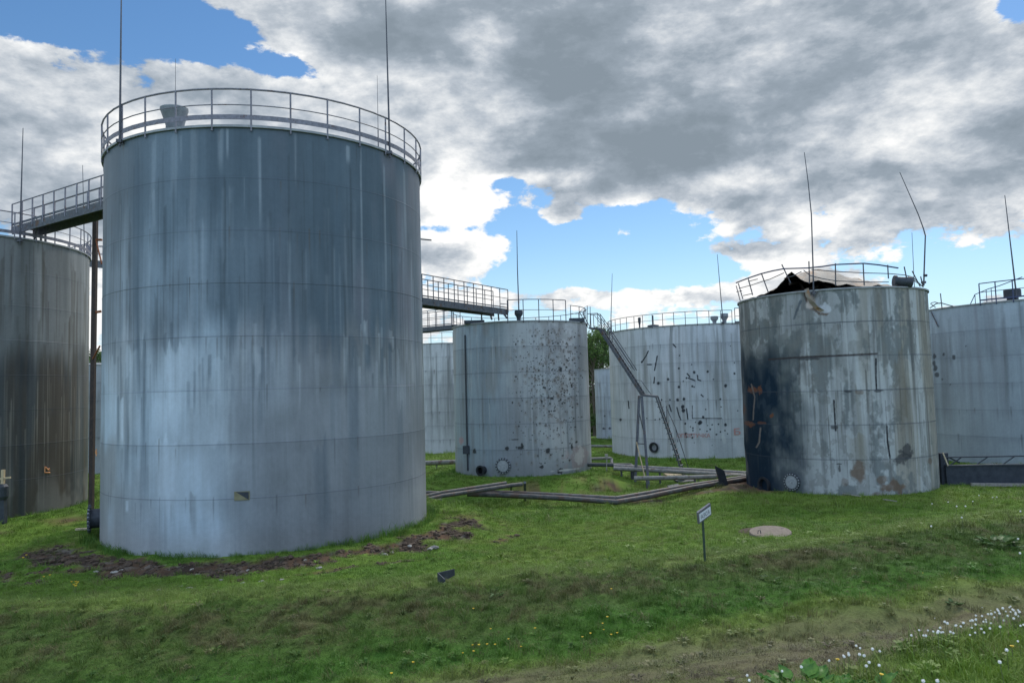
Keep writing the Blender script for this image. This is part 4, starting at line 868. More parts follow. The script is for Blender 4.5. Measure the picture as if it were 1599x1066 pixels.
# ---- the others
Ft = make_tank(TF, 'storage_tank', 'blue-grey tank at the right edge behind the black bund wall', paint_F, 420, 220)
pa, _ = pix2cyl(TF, 1530, 465, .04); rail_ring(TF, Ft, pa, pa + .75, 7, 1.10, 'rail_blue', .030, .030, .04, (.55,), [(.12, .20)])
pa2, _ = pix2cyl(TF, 1517, 470, -.6)
g = MB(); g.tube([cyl(TF, pix2cyl(TF, x, 470, -.9)[0], TF.H + h, -.9) for x, h in ((1515, .1), (1523, .62), (1545, .85), (1562, .95), (1599, 1.3))], .025, 5); rl = g.build('stair_rail', 'rail_blue', Ft)
for x, h in ((1523, .62), (1541, .82), (1549, .88)): g = MB(); ph = pix2cyl(TF, x, 470, -.9)[0]; g.tube([cyl(TF, ph, TF.H, -.9), cyl(TF, ph, TF.H + h, -.9)], .02, 5); g.build('post', 'rail_blue', rl)
g = MB(); q = cyl(TF, pix2cyl(TF, 1580, 460, -.6)[0], TF.H + .4, -.7); g.lathe(q, (0, 0, 1), [(.28, -.4), (.28, -.2), (.42, -.18), (.42, .22), (.38, .26)], 18); g.build('vent', 'dark_steel', Ft, smooth=True)
def fw(x, y): return pixwall(TF, x, y, .06)
g = MB(); g.tube([fw(1452, 481), (fw(1462, 474)), fw(1470, 473), fw(1484, 477), fw(1488, 478)], .03, 5); g.tube([fw(1453, 474), fw(1461, 480)], .025, 5); g.tube([fw(1454, 473), fw(1460, 471.5), fw(1468, 474)], .025, 5); g.tube([fw(1468.5, 458), fw(1471, 482)], .03, 5); g.tube([fw(1454, 487), fw(1465, 510)], .035, 5); g.build('bent_rail', 'rail_dark', Ft)
for (xb, xt, yt) in ((1587, 1569, 305),):
    b0 = cyl(TF, pix2cyl(TF, xb, 455, -.4)[0], TF.H + .1, -.4); top = at(xt, yt, b0.y); mast(Ft, [b0, b0.lerp(top, .5), top], .045, .018)
q = at(1430, 480, 66); root = thing('lightning_mast', (q.x, q.y, gz(q.x, q.y)), 'thin free-standing mast rising behind the burnt tank, left of its bent rod', 'mast'); mast(root, [Vector((q.x, q.y, gz(q.x, q.y) - .3)), q, at(1427, 430, 66), at(1424, 363, 66)], .05, .018)
G = make_tank(TG, 'storage_tank', 'far pale tank with dark drips, seen between the tallest and the middle tank', paint_plain(131, (.50, .50, .51)), 160, 120)
rail_ring(TG, G, -1.6, 1.6, 14, 1.15, 'rail_dark', .03, .03, .04, (.5,), None)
H_ = make_tank(TH, 'storage_tank', 'low far bluish tank half hidden behind the holed tank, in front of the trees', paint_plain(141, (.42, .46, .53)), 160, 100)
I_ = make_tank(TI, 'storage_tank', 'far grey tank glimpsed in the narrow gap behind the brown post', paint_plain(151, (.36, .37, .40)), 120, 100)
wall_text(TI, I_, '4', 146.5, 152, 700, 712, 'orange_paint')
# painted mark on the left tank
g = MB(); q = [(70, 728), (70, 737.5), (78, 737.5)]; g.tube([pixwall(TB, *p, .02) for p in q], .03, 4); g.tube([pixwall(TB, 71, 729, .02), pixwall(TB, 76, 734, .02)], .03, 4); g.tube([pixwall(TB, 74, 733, .02), pixwall(TB, 77, 731, .02), pixwall(TB, 77.5, 734, .02)], .026, 4); g.build('painted_mark', 'orange_paint', B)
b0 = cyl(TB, -.0, TB.H, .06)
for (xb, yb, xt, yt, dr) in ((31, 378, 36, 200, .08),):
    ph, _ = pix2cyl(TB, xb, yb, dr); b0 = cyl(TB, ph, TB.H - .3, dr); top = at(xt, yt, b0.y); mast(B, [b0, b0.lerp(top, .55), top], .04, .014)
b0 = at(132.5, 400, 37.6); b0.z = TB.ztop - .2; top = at(129, 258, 37.6); mast(B, [b0, b0.lerp(top, .5), top], .03, .012)
# ------------------------------------------------------------------ foot bridges between the tank tops
def bridge(label, p0, p1, w, hgt, deck_t, npost, rail='rail_grey', deckm='deck_steel', lip=.1):
    p0, p1 = Vector(p0), Vector(p1); root = thing('footbridge', (p0 + p1) / 2, label, 'footbridge', 'foot bridges between the tank tops')
    t = (p1 - p0).normalized(); s = Vector((t.y, -t.x, 0)).normalized(); up = Vector((0, 0, 1))
    g = MB(); g.beam(p0, p1, w, .04)
    d = g.build('deck', deckm, root)
    for k in (-1, 1):
        g = MB(); o = s * (w / 2) * k; g.beam(p0 + o - up * deck_t / 2, p1 + o - up * deck_t / 2, .05, deck_t); g.beam(p0 + o * 1.02 + up * .1, p1 + o * 1.02 + up * .1, .012, lip); g.build('girder', deckm, root)
    for i in range(1, int((p1 - p0).length / 1.2)):
        pass
    for k in (-1, 1):
        o = s * (w / 2 + .03) * k; g = MB(); g.tube([p0 + o + up * hgt, p1 + o + up * hgt], .026, 6); top = g.build('handrail', rail, root)
        g = MB(); g.tube([p0 + o + up * hgt * .55, p1 + o + up * hgt * .55], .018, 5); g.build('mid_rail', rail, top)
        for i in range(npost + 1):
            q = p0.lerp(p1, i / npost) + o; g = MB(); g.beam(q - up * .2, q + up * hgt, .045, .045); g.build('post', rail, top)
    return root
BR = bridge('grey steel footbridge from the left-edge tank up to the tallest tank', at(36, 357, 33.0), at(196, 312, 28.6), .85, 1.02, .34, 9)
g = MB()
for (x, y0, y1) in ((38, 356, 386), (64, 352, 384), (71, 350, 387)):
    g.beam(at(x, y0, 33.2), at(x, y1 + 2, 33.2), .07, .07)
g.beam(at(58, 352, 32.8), at(52, 382, 33.2), .07, .07); g.build('support', 'deck_steel', BR)
p = ground_hit(142, 817); root = thing('steel_post', p, 'rust-brown steel post beside the tallest tank, carrying the footbridge', 'post')
top = at(149, 344, p.y + .05); g = MB()
g.beam(p - Vector((0, 0, .3)), top, .17, .17); g.build('post', 'rust_post', root)
g = MB(); q = at(146.5, 488, p.y); g.beam(q, at(158, 486, p.y), .06, .10); g.beam(at(150, 376, p.y), at(159, 412, p.y - .6), .05, .05); g.box(at(154.5, 374.5, p.y - .1), (.12, 0, 0), (0, .06, 0), (0, 0, .04)); g.beam(at(144, 562, p.y), at(156, 540, p.y - .5), .05, .05); g.build('bracket', 'rust_red', root)
g = MB(); g.beam(ground_hit(118, 829) + Vector((0, 0, .06)), ground_hit(141, 828) + Vector((0, 0, .07)), .1, .06); o = g.build('plank', 'wood_pale'); tag(o, 'short pale plank on the grass beside the brown steel post', 'plank')
bridge('far footbridge glimpsed in the gap left of the tallest tank', at(118, 408, 44), at(196, 415, 41), .8, 1.0, .25, 7)
BR2 = bridge('dark footbridge running level from the tallest tank to the middle tank', at(628, 463.5, 35.2), at(782, 484, 43.2), .95, 1.15, .34, 10, 'rail_dark', 'deck_steel', .06)
g = MB()
for (a, b_) in (((782, 484), (792, 497)), ((765, 488), (768, 499)), ((752, 487), (752, 499)), ((778, 490), (779, 500))): g.beam(at(*a, 43.4), at(*b_, 43.6), .08, .08)
g.tube([at(782, 474, 43.2), at(792, 475, 43.6), at(793, 496, 43.6)], .03, 5); g.build('support', 'deck_steel', BR2)
bridge('lower rear footbridge leaving the middle tank to the left, below the level one', at(640, 514.5, 53.5), at(712, 508, 51.0), .9, 1.15, .28, 6, 'rail_dark', 'deck_steel', .06)
g = MB()
# ------------------------------------------------------------------ the steel stair
def stair():
    Ya, Yb, Yc = 46.3, 44.8, 43.0
    foot = ground_hit(1070, 752); root = thing('steel_stair', foot, 'rusty grey steel stair of two flights with a middle landing, leaning beside the middle tank', 'stair')
    Ya, Yb = 46.0, 44.6; Yc = foot.y
    a0, a1 = at(919, 512, Ya), at(936, 513, Ya); b0, b1 = at(1003, 617, Yb), at(1024, 619, Yb); c1 = foot
    side = Vector((.35, .94, 0)) * .72
    g = MB(); g.box((a0 + a1) / 2 + side / 2, (a1 - a0) / 2, side / 2, (0, 0, .05)); g.box((b0 + b1) / 2 + side / 2, (b1 - b0) / 2, side / 2, (0, 0, .06)); g.build('landing', 'deck_steel', root)
    for (p, q, nt_) in ((a1, b0, 17), (b1, c1, 16)):
        for k in (0, 1):
            g = MB(); g.beam(p + side * k, q + side * k, .06, .17); g.build('stringer', 'deck_steel', root)
        for i in range(1, nt_): c = p.lerp(q, i / nt_) + side / 2; g = MB(); g.box(c, (.13, 0, 0), side / 2, (0, 0, .018)); g.build('tread', 'deck_steel', root)
    for k in (0, 1):
        o = side * k
        g = MB(); g.tube([at(905, 487, Ya) + o, at(917, 477, Ya) + o, at(917, 510, Ya) + o], .024, 5); g.tube([at(905, 487, Ya) + o, at(918, 512, Ya) + o], .024, 5)
        g.tube([at(917, 490, Ya) + o, at(933, 489, Ya) + o, at(943, 503, Ya - .1) + o, at(991, 578, Yb + .3) + o], .026, 5)
        g.tube([at(928, 492, Ya) + o, at(943, 512, Ya - .1) + o, at(985, 575, Yb + .4) + o], .018, 5)
        for (x0, y0, x1, y1) in ((922, 490, 923, 512), (933, 489, 934, 513), (939, 497, 939.5, 518), (952, 517, 952, 535)): g.tube([at(x0, y0, Ya - .1) + o, at(x1, y1, Ya - .1) + o], .022, 5)
        g.build('handrail', 'rail_dark', root)
    g = MB(); g.tube([at(985, 593, Yb + .5), at(1001, 594, Yb + .4), at(1017, 616, Yb)], .02, 5); g.tube([at(1040, 635, Yb - .4), at(1055, 668, Yb - .8), at(1078, 740, Yc)], .022, 5); g.tube([at(1041, 633, Yb - .4), at(1041, 655, Yb - .6)], .022, 5); g.tube([at(1055, 668, Yb - .8), at(1058, 690, Yb - .9)], .018, 5); g.build('lower_handrail', 'rail_dark', root)
    f0 = ground_hit(991.5, 752); f1 = ground_hit(1013, 760)
    for (tp, ft) in (((998, 618), f0), ((1002, 619), f1)): g = MB(); g.beam(at(*tp, Yb + .15), ft - Vector((0, 0, .2)), .14, .14); g.build('leg', 'deck_steel', root)
    g = MB(); g.tube([at(997, 640, Yb), at(1009, 690, Yb - .1)], .03, 5); g.tube([at(994, 692, Yb - .1), at(1008, 693, Yb - .1)], .03, 5); g.build('brace', 'rail_dark', root)
    g = MB(); g.tube([at(994, 690, Yb - .6), f1 + Vector((-.2, -.3, .35))], .035, 5); o = g.build('leaning_pole', 'tan_paint'); tag(o, 'thin pale yellow pole leaning between the legs of the steel stair', 'pole')
stair()
# ------------------------------------------------------------------ pipelines
def pipeline(label, paths, r, mat, group='pipelines on the ground', supports=(), name='pipeline'):
    c = Vector((0, 0, 0)); n = 0
    for p in paths:
        for q in p: c += q; n += 1
    root = thing(name, c / n, label, 'pipeline', group)
    for p in paths:
        sm = []
        for i in range(len(p) - 1): sm += [p[i].lerp(p[i + 1], k / 5) for k in range(5)]
        sm.append(p[-1]); g = MB(); g.tube(sm, r, 12)
        for q in range(3, len(sm) - 1, 6):
            d = (sm[q + 1] - sm[q]).normalized(); g.lathe(sm[q], d, [(r * 1.06, -.02), (r * 1.06, .02)], 12)
        g.build('pipe', mat, root, smooth=True)
    for (a, b_, wd) in supports: g = MB(); g.beam(a, b_, wd, wd); g.build('support', 'deck_steel', root)
    return root
P_ = lambda *l: [at(*q) for q in l]
gs = ground_hit(820, 781)
pipeline('pair of weathered pipes slanting up from behind the tallest tank to a raised end', [P_((640, 786, 31.5), (690, 774, 32.5), (740, 766.5, 33.6), (798, 757.5, 34.6), (815, 755.5, 34.9)), P_((640, 780, 32.2), (690, 769, 33.2), (740, 761.5, 34.2), (790, 754, 35.2))], .095, 'pipe_bare', supports=[(at(819.5, 753, 34.9), gs - Vector((0, 0, .2)), .12), (at(798, 757, 35.2), ground_hit(798, 774) - Vector((0, 0, .2)), .08)])
pipeline('short weathered pipes at the right foot of the tallest tank', [P_((640, 792, 30.9), (668, 786, 31.3), (689, 781, 31.6)), P_((640, 773, 33.4), (668, 769, 33.7), (688, 770, 33.8))], .10, 'pipe_bare')
pipeline('long pair of pipes crossing the grass from below the middle tank to the burnt tank', [P_((730, 771, 34.5), (780, 772.5, 34.3), (870, 777, 33.7), (962, 783.5, 33.2), (1010, 775.5, 34.2), (1080, 761, 36.0), (1165, 747.5, 38.0)), P_((735, 768, 34.9), (800, 769.5, 34.7), (870, 773, 34.1), (962, 778, 33.7), (1010, 770, 34.7), (1080, 757.5, 36.5), (1165, 744.5, 38.4))], .115, 'pipe_bare')
g = MB(); q = at(1124, 747, 36.9); g.box(q + Vector((.1, 0, .1)), (.22, .05, -.12), (0, .12, 0), (-.10, 0, .42)); g.box(q + Vector((-.05, -.1, -.35)), (.16, 0, 0), (0, .1, 0), (0, 0, .2)); o = g.build('pipe_clamp', 'soot', None, loc=q); tag(o, 'black steel bracket standing over the pipes beside the burnt tank', 'bracket')
pipeline('pale pair of pipes behind the stair running to the burnt tank', [P_((958, 727, 44.2), (1000, 729.5, 44), (1080, 733.5, 43.4), (1175, 739, 42.6)), P_((958, 731, 43.8), (1000, 733, 43.6), (1080, 737.5, 43), (1175, 743, 42.2)), P_((990, 746.5, 41.5), (1080, 745, 41.2), (1175, 742, 41))], .12, 'pipe_light', supports=[(at(x, y, Y_), Vector((at(x, y, Y_).x, Y_, gz(at(x, y, Y_).x, Y_) - .2)), .1) for x, y, Y_ in ((970, 729, 44.1), (1030, 732, 43.8), (1090, 735, 43.3), (1140, 738, 42.9), (1010, 747, 41.4), (1085, 746, 41.2), (1150, 743, 41.1))])
pipeline('dark bent pipe ducking into the ground right of the middle tank', [P_((918, 725, 45.2), (985, 726, 44.6), (987.5, 729, 44.4), (988, 752, 44.0))], .12, 'pipe_dark')
pipeline('white pipe on the grass between the tallest and the middle tank', [P_((640, 723, 52), (668, 722.5, 52), (712, 721, 52))], .17, 'pipe_light', supports=[(at(682, 724, 52), at(681.5, 733, 52), .1)])
pipeline('thin pipes crossing behind, in the gap right of the middle tank', [P_((915, 696, 60), (956, 696.5, 60)), P_((915, 716.5, 50), (953, 715, 50), (955, 717, 50), (955.5, 727, 49.5))], .10, 'pipe_light')
p = ground_hit(947, 735); g = MB(); g.tube([p - Vector((0, 0, .1)), at(947.5, 715, p.y)], .035, 6); g.box(at(947, 711.5, p.y), (.09, 0, 0), (0, .06, 0), (0, 0, .11)); o = g.build('marker_stake', 'stone_pale', None, loc=p); tag(o, 'pale marker stake with a small white head right of the middle tank', 'stake')
q = ground_hit(1036, 708) + Vector((0, 0, .28)); g = MB(); n_ = (-q).normalized(); n_.z += .35; g.lathe(q, n_, [(.02, 0), (.36, 0), (.36, .05), (.02, .06)], 22); o = g.build('loose_cover', 'stone_pale', None, loc=q); tag(o, 'loose pale round cover leaning by the foot of the holed tank', 'cover')
# scrap by the stair foot
for (x, y, L_, lab, mt) in ((1052, 742, .9, 'flat tan scrap board beside the foot of the steel stair', 'tan_paint'), (1068, 752, .8, 'dark scrap plate under the foot of the steel stair', 'dark_steel'), (1056, 764, .5, 'small dark scrap piece on the grass in front of the stair', 'dark_steel')):
    q = ground_hit(x, y); g = MB(); g.box(q + Vector((0, 0, .1)), (L_ * .6, .1, .03), (-.1, .45, .06), (0, 0, .035)); o = g.build('scrap_plate', mt, None, loc=q); tag(o, lab, 'scrap metal')
# ------------------------------------------------------------------ bund wall with rail on the right
a = ground_hit(1478, 757); b_ = ground_hit(1800, 764); b_.y = a.y - .6; b_.z = a.z
root = thing('bund_wall', a, 'low black steel wall with braced rail right of the burnt tank', 'wall')
t = (b_ - a).normalized(); hB = .86
g = MB(); g.beam(a + Vector((0, 0, hB / 2 - .1)), b_ + Vector((0, 0, hB / 2 - .1)), .12, hB + .2); g.build('wall', 'bund_black', root)
g = MB(); g.beam(a + Vector((0, 0, hB + .03)), b_ + Vector((0, 0, hB + .03)), .22, .055); g.build('coping', 'dark_steel', root)
g = MB(); g.tube([a + Vector((0, .1, hB + .40)), b_ + Vector((0, .1, hB + .40))], .035, 6); rl = g.build('handrail', 'dark_steel', root)
for i in range(9):
    q = a + t * (.25 + i * 1.15); g = MB(); g.tube([q + Vector((0, .1, hB + .03)), q + t * .55 + Vector((0, .1, hB + .40))], .03, 5); g.build('brace', 'dark_steel', rl)
g = MB(); q = at(1473, 722, a.y + .2); g.box(q + Vector((0, 0, -.3)), (.18, 0, 0), (0, .12, 0), (0, 0, .75)); g.beam(q + Vector((.15, 0, .3)), q + Vector((.75, 0, -.02)), .06, .06); g.build('end_post', 'bund_black', root)
g = MB(); g.beam(at(1472, 706, a.y - .1), at(1480.5, 727, a.y - .25), .05, .05); o = g.build('stick', 'wood_pale'); tag(o, 'bare yellow stick leaning on the end of the black wall', 'stick')
for (p0, p1, lab, w_) in (((1487, 756), (1615, 748), 'long pale timber slanting across the foot of the black wall', .16), ((1516, 758.5), (1615, 757), 'nearest grey timber lying flat before the black wall', .14), ((1520, 753.5), (1610, 753), 'dark grey timber lying between the two pale timbers', .12)):
    q0, q1 = ground_hit(*p0), ground_hit(*p1); q1.y = q0.y + (q1.y - q0.y) * .2 - .3; q1 = at(p1[0], p1[1], q1.y); q0.z += .07; g = MB(); g.beam(q0, q1, w_, w_); o = g.build('timber', 'timber_grey', None, loc=q0); tag(o, lab, 'timber', 'timbers by the black wall')
for (p0, p1, lab) in (((1310, 772), (1344, 777), 'thin white strip lying in the grass before the burnt tank'), ((1380, 782), (1400, 785), 'short pale strip lying in the grass right of the white one')):
    q0, q1 = ground_hit(*p0), ground_hit(*p1); g = MB(); g.beam(q0 + Vector((0, 0, .07)), q1 + Vector((0, 0, .07)), .06, .03); o = g.build('strip', 'stone_pale', None, loc=q0); tag(o, lab, 'strip')
# yellow cross-shaped valve post by the left tank
q = pixwall(TB, 6, 790, 1.1); g0 = gz(q.x, q.y); root = thing('valve_post', (q.x, q.y, g0), 'tan cross-shaped post standing in front of the left-edge tank', 'post'); Yq = q.y
g = MB(); g.beam(at(4.5, 755, Yq), at(5, 733, Yq), .11, .11); g.beam(at(-8, 748, Yq), at(16.5, 745, Yq), .07, .07); g.build('handle', 'tan_paint', root)
g = MB(); g.beam(Vector((q.x, q.y, g0 - .2)), at(4.5, 756, Yq), .2, .2); g.lathe(at(3, 767, Yq) - Vector((0, .0, .3)), (0, 0, 1), [(.2, 0), (.24, .1), (.24, .5), (.15, .6)], 14); g.build('body', 'dark_steel', root)
# ------------------------------------------------------------------ the crooked sign
p = ground_hit(1101, 876); root = thing('sign', p, 'small crooked grey sign on a thin green pole standing in the grass', 'sign'); Ys = p.y
topp = at(1097, 806, Ys); g = MB(); g.tube([p - Vector((0, 0, .25)), p.lerp(topp, .5), topp], .024, 8); g.build('pole', 'sign_pole', root)
pxm = Ys / FPX; c = at(1099.3, 801, Ys - .04); av = Vector((.165, .07, .086)) * 1.0; bv = Vector((-.018, -.05, .125)); av *= (11.2 * pxm) / .165; nv_ = av.cross(bv).normalized()
if nv_.y > 0: nv_ = -nv_
bv = bv * (9.2 * pxm / .125)
g = MB(); g.box(c, av, bv, nv_ * .02); panel = g.build('panel', 'sign_frame', root)
fcv = c + nv_ * .023 + av * .03 - bv * .10; g = MB(); g.box(fcv, av * .88, bv * .66, nv_ * .004); fo = g.build('face', 'sign_face', panel)
fc = bpy.data.curves.new('lettering', 'FONT'); fc.body = 'АЭСА'; to = bpy.data.objects.new('lettering', fc); COL.objects.link(to); bpy.context.view_layer.update()
me = bpy.data.meshes.new_from_object(to.evaluated_get(bpy.context.evaluated_depsgraph_get())); bpy.data.objects.remove(to)
xs = [q.co.x for q in me.vertices]; ys = [q.co.y for q in me.vertices]
for q in me.vertices:
    u = (q.co.x - min(xs)) / (max(xs) - min(xs)) * 2 - 1; v = (q.co.y - min(ys)) / (max(ys) - min(ys)) * 2 - 1; q.co = fcv + nv_ * .007 + av * .68 * u + bv * .36 * v - ORI[root.name]
me.materials.clear(); me.materials.append(MATS['sign_ink']); to = bpy.data.objects.new('lettering', me); COL.objects.link(to); to.parent = fo
# ------------------------------------------------------------------ concrete manhole slab, bent offcut
p = ground_hit(1203, 835); root = thing('manhole_slab', p, 'round brown concrete manhole slab lying in the mown grass', 'manhole slab')
g = MB(); rs = 31 * p.y / FPX; up = Vector((-.05, -.10, 1)); g.lathe(p + Vector((0, 0, .02)), up, [(rs, -.06), (rs, .07), (rs * .98, .085), (.02, .09)], 40); g.build('slab', 'concrete', root, smooth=True)
q = ground_hit(1178, 833); g = MB(); g.lathe(q + Vector((0, 0, .0)), up, [(rs * .82, -.06), (rs * .82, .045), (rs * .78, .05), (.02, .05)], 32); g.build('ring', 'clod', root, smooth=True)
for (x, y) in ((1186, 837), (1201, 832), (1222, 834)): q = ground_hit(x, y); g = MB(); g.tube([q + Vector((-.04, 0, .08)), q + Vector((-.03, 0, .16)), q + Vector((.03, 0, .16)), q + Vector((.04, 0, .08))], .014, 5); g.build('lifting_loop', 'dark_steel', root)
p = ground_hit(697, 911); root = thing('bent_offcut', p, 'bent black metal channel lying on the grass right of the big tank', 'scrap metal'); z = Vector((0, 0, 1)); k = p.y / FPX
g = MB(); c0 = p + Vector((-12 * k, 0, .06)); e1 = p + Vector((1 * k, -.30, .06)); e2 = p + Vector((9 * k, .42, .10))
for (a_, b2, h0, h1) in ((c0, e1, .15, .10), (c0, e2, .15, .07)):
    mid = (a_ + b2) / 2; d = (b2 - a_) / 2; nrm = d.cross(z).normalized()
    vs_ = [a_ - z * .05, b2 - z * .05, b2 + z * h1, a_ + z * h0]; vs_ += [q + nrm * .02 for q in vs_]; g.add(vs_, [(0, 1, 2, 3), (7, 6, 5, 4), (0, 4, 5, 1), (1, 5, 6, 2), (2, 6, 7, 3), (3, 7, 4, 0)])
g.build('channel', 'dark_steel', root)
# ------------------------------------------------------------------ stones, clods
def stone(p, r, seed, name='stone', mat='stone_pale'):
    import bmesh
    rg = random.Random(seed); bm = bmesh.new(); bmesh.ops.create_icosphere(bm, subdivisions=2, radius=1)
    sx, sy, sz_ = rg.uniform(.8, 1.3), rg.uniform(.6, 1.0), rg.uniform(.35, .6); off = Vector((rg.uniform(0, 9),) * 3)
    from mathutils import noise
    for v in bm.verts: v.co *= 1 + .55 * noise.noise(v.co * 1.3 + off) + .2 * noise.noise(v.co * 3 + off); v.co = Vector((v.co.x * sx * r, v.co.y * sy * r, v.co.z * sz_ * r))
    me = bpy.data.meshes.new(name); bm.to_mesh(me); bm.free(); me.materials.append(MATS[mat]); o = bpy.data.objects.new(name, me); COL.objects.link(o); o.location = p; o.rotation_euler = (0, 0, rg.uniform(0, 6)); ORI[o.name] = Vector(p); return o
for i, (x, y, r) in enumerate(((296, 918, 6), (248, 921, 4), (384, 897, 8), (388, 890, 5), (498, 887, 8), (477, 874, 4), (310, 897, 5), (347, 890, 6), (150, 892, 6), (178, 893, 8), (190, 890, 5), (300, 889, 5), (408, 908, 7), (380, 910, 5), (440, 905, 6), (600, 866, 7), (612, 862, 6), (640, 852, 5), (345, 905, 5), (283, 915, 5))):
    q = ground_hit(x, y); o = stone(q + Vector((0, 0, .0)), r * q.y / FPX * .75, i); tag(o, 'pale rough stone half buried in the bare earth round the big tank', 'stone', 'stones in the bare earth round the big tank')
for i, (x, y, r, lab, mt) in enumerate(((672, 859, 5, 'pale squarish stone on the grass by the right end of the bare earth', 'stone_pale'), (664, 862, 4, 'brownish stone touching the pale squarish one', 'clod'), (679, 857, 6, 'grey broken lump right of the pale squarish stone', 'timber_grey'))):
    q = ground_hit(x, y); o = stone(q + Vector((0, 0, .05)), r * q.y / FPX * .9, 60 + i, 'stone', mt); tag(o, lab, 'stone')
CL = MB(); rg = random.Random(21); import bmesh
xs_ = np.array([rg.uniform(-17, 0) for _ in range(9000)]); ys_ = np.array([rg.uniform(17.0, 26) for _ in range(9000)]); w_ = ring_soil(xs_, ys_); zz_ = terrain_z(xs_, ys_); cnt = 0
ico = bmesh.new(); bmesh.ops.create_icosphere(ico, subdivisions=1, radius=1); iv = [v.co.copy() for v in ico.verts]; ifc = [tuple(v.index for v in f.verts) for f in ico.faces]; ico.free()
for x, y, w1, z1 in zip(xs_, ys_, w_, zz_):
    if w1 < .35 or cnt > 1500: continue
    if (x - TA.c[0]) ** 2 + (y - TA.c[1]) ** 2 < (TA.R + .4) ** 2: continue
    cnt += 1; r = .02 + .075 * rg.random() ** 2.5; e = [Vector((v.x * r * rg.uniform(.7, 1.4), v.y * r * rg.uniform(.7, 1.4), v.z * r * rg.uniform(.4, .9))) + Vector((x, y, z1 + r * .15)) for v in iv]; CL.add(e, ifc)
o = CL.build('soil_clods', 'clod'); tag(o, 'dark crumbled clods of bare earth round the big tank', 'clods', kind='stuff')
# ------------------------------------------------------------------ dandelions, each a thing
def dandelion(kind):
    h = .30 if kind == 'seed' else .13; root = thing('dandelion', (0, 0, 0), 'x', 'dandelion'); g = MB()
    g.tube([(0, 0, -.03), (.006, .003, h * .5), (.012, .004, h)], .0035, 5); g.build('stem', 'stem_green', root); g = MB()
    if kind == 'seed':
        rg = random.Random(3); c = Vector((.012, .004, h + .012))
        g.lathe(c - Vector((0, 0, .026)), (0, 0, 1), [(.002, .006), (.010, .010), (.015, .019), (.0155, .026), (.011, .035), (.003, .039)], 10)
        for i in range(70):
            d = Vector((rg.gauss(0, 1), rg.gauss(0, 1), rg.gauss(0, 1))).normalized(); q = d.cross(Vector((.3, .5, .8))).normalized() * .0035; q2 = d.cross(q).normalized() * .0035; e = c + d * .0195; g.add([e - q, e + q, c + d * .014], [(0, 1, 2)]); g.add([e - q2, e + q2, c + d * .014], [(0, 1, 2)])
        g.build('seed_head', 'seed_white', root)
    else:
        c = Vector((.012, .004, h))
        for k, (n, r, z0) in enumerate(((16, .019, .0), (12, .013, .004), (8, .008, .007))):
            for i in range(n):
                a = 2 * PI * i / n + k; d = Vector((math.cos(a), math.sin(a), .25)) * r; s = Vector((-math.sin(a), math.cos(a), 0)) * r * .22; b0 = c + Vector((0, 0, z0)); g.add([b0 - s * .4, b0 + s * .4, b0 + d + s, b0 + d - s], [(0, 1, 2, 3)])
        g.lathe(c - Vector((0, 0, .012)), (0, 0, 1), [(.003, 0), (.009, .006), (.012, .014)], 8); g.build('flower', 'petal_yellow', root)
    return root
def copy_thing(root, loc, rz, sc, label, group):
    r = root.copy(); COL.objects.link(r); r.location = loc; r.rotation_euler = (random.uniform(-.12, .12), random.uniform(-.12, .12), rz); r.scale = (sc, sc, sc); r['label'] = label; r['group'] = group
    for ch in list(root.children):
        c = ch.copy(); COL.objects.link(c); c.parent = r
    return r
SEED = dandelion('seed'); YEL = dandelion('yellow'); first = {}
def plant(proto, px, py, sc, label, group, h=None):
    h = (.30 if proto is SEED else .13) if h is None else h
    p = ground_hit(px, py, h * sc); p.z -= h * sc
    if proto.name not in first:
        first[proto.name] = 1; proto.location = p; proto.scale = (sc,) * 3; proto['label'] = label; proto['group'] = group
    else: copy_thing(proto, p, random.uniform(0, 6), sc, label, group)
c4 = [(600, 310), (680, 335), (740, 360), (770, 335), (790, 380), (825, 315), (840, 355), (875, 300), (900, 330), (890, 360), (940, 365), (970, 340), (965, 380), (967, 405), (860, 395), (905, 415), (725, 410), (545, 390), (645, 380), (680, 380), (610, 400), (635, 430), (600, 455), (565, 485), (545, 435), (515, 450), (490, 450), (500, 518), (585, 525), (655, 510), (785, 505), (820, 440), (705, 470), (660, 460), (600, 560), (540, 565), (487, 583), (355, 500), (340, 495), (250, 465), (85, 545), (185, 515), (160, 570), (210, 550), (425, 470), (310, 560), (20, 600), (985, 475), (1000, 495), (985, 650), (130, 420), (265, 550), (755, 350), (935, 385), (955, 360), (885, 310), (915, 340), (780, 350)]
for (x, y) in c4: plant(SEED, 1440 + x / 6.42, 900 + y / 6.42, random.uniform(.32, .48), 'white dandelion seed head in the thick row edging the dirt track at right', 'white dandelions edging the track')
for (x, y) in [(855, 730), (820, 875), (35, 1055), (147, 1050)]: plant(SEED, 1440 + x / 6.42, 900 + y / 6.42, .52, 'lone white dandelion seed head in the grass of the bottom right corner', 'white dandelions of the bottom right corner')
c3 = [(1218, 75), (1212, 60), (1370, 90), (1053, 143), (1078, 172), (935, 208), (1300, 257), (450, 305), (630, 265), (115, 355), (150, 410), (1105, 150), (1220, 150), (1140, 130), (1350, 225), (1410, 235), (1250, 155), (1440, 105)]
for (x, y) in c3: plant(SEED, 1150 + x / 6.396, 1000 + y / 6.396, random.uniform(.34, .5), 'white dandelion seed head near the big leaves at the bottom edge', 'white dandelions near the big leaves')
for (x, y) in [(1010, 370), (1080, 375), (1135, 385), (1230, 348), (1170, 325), (985, 400), (1050, 405), (1120, 380)]: plant(SEED, 1150 + x / 3.561, 880 + y / 3.561, random.uniform(.32, .46), 'white dandelion seed head in the thick row edging the dirt track at right', 'white dandelions edging the track')
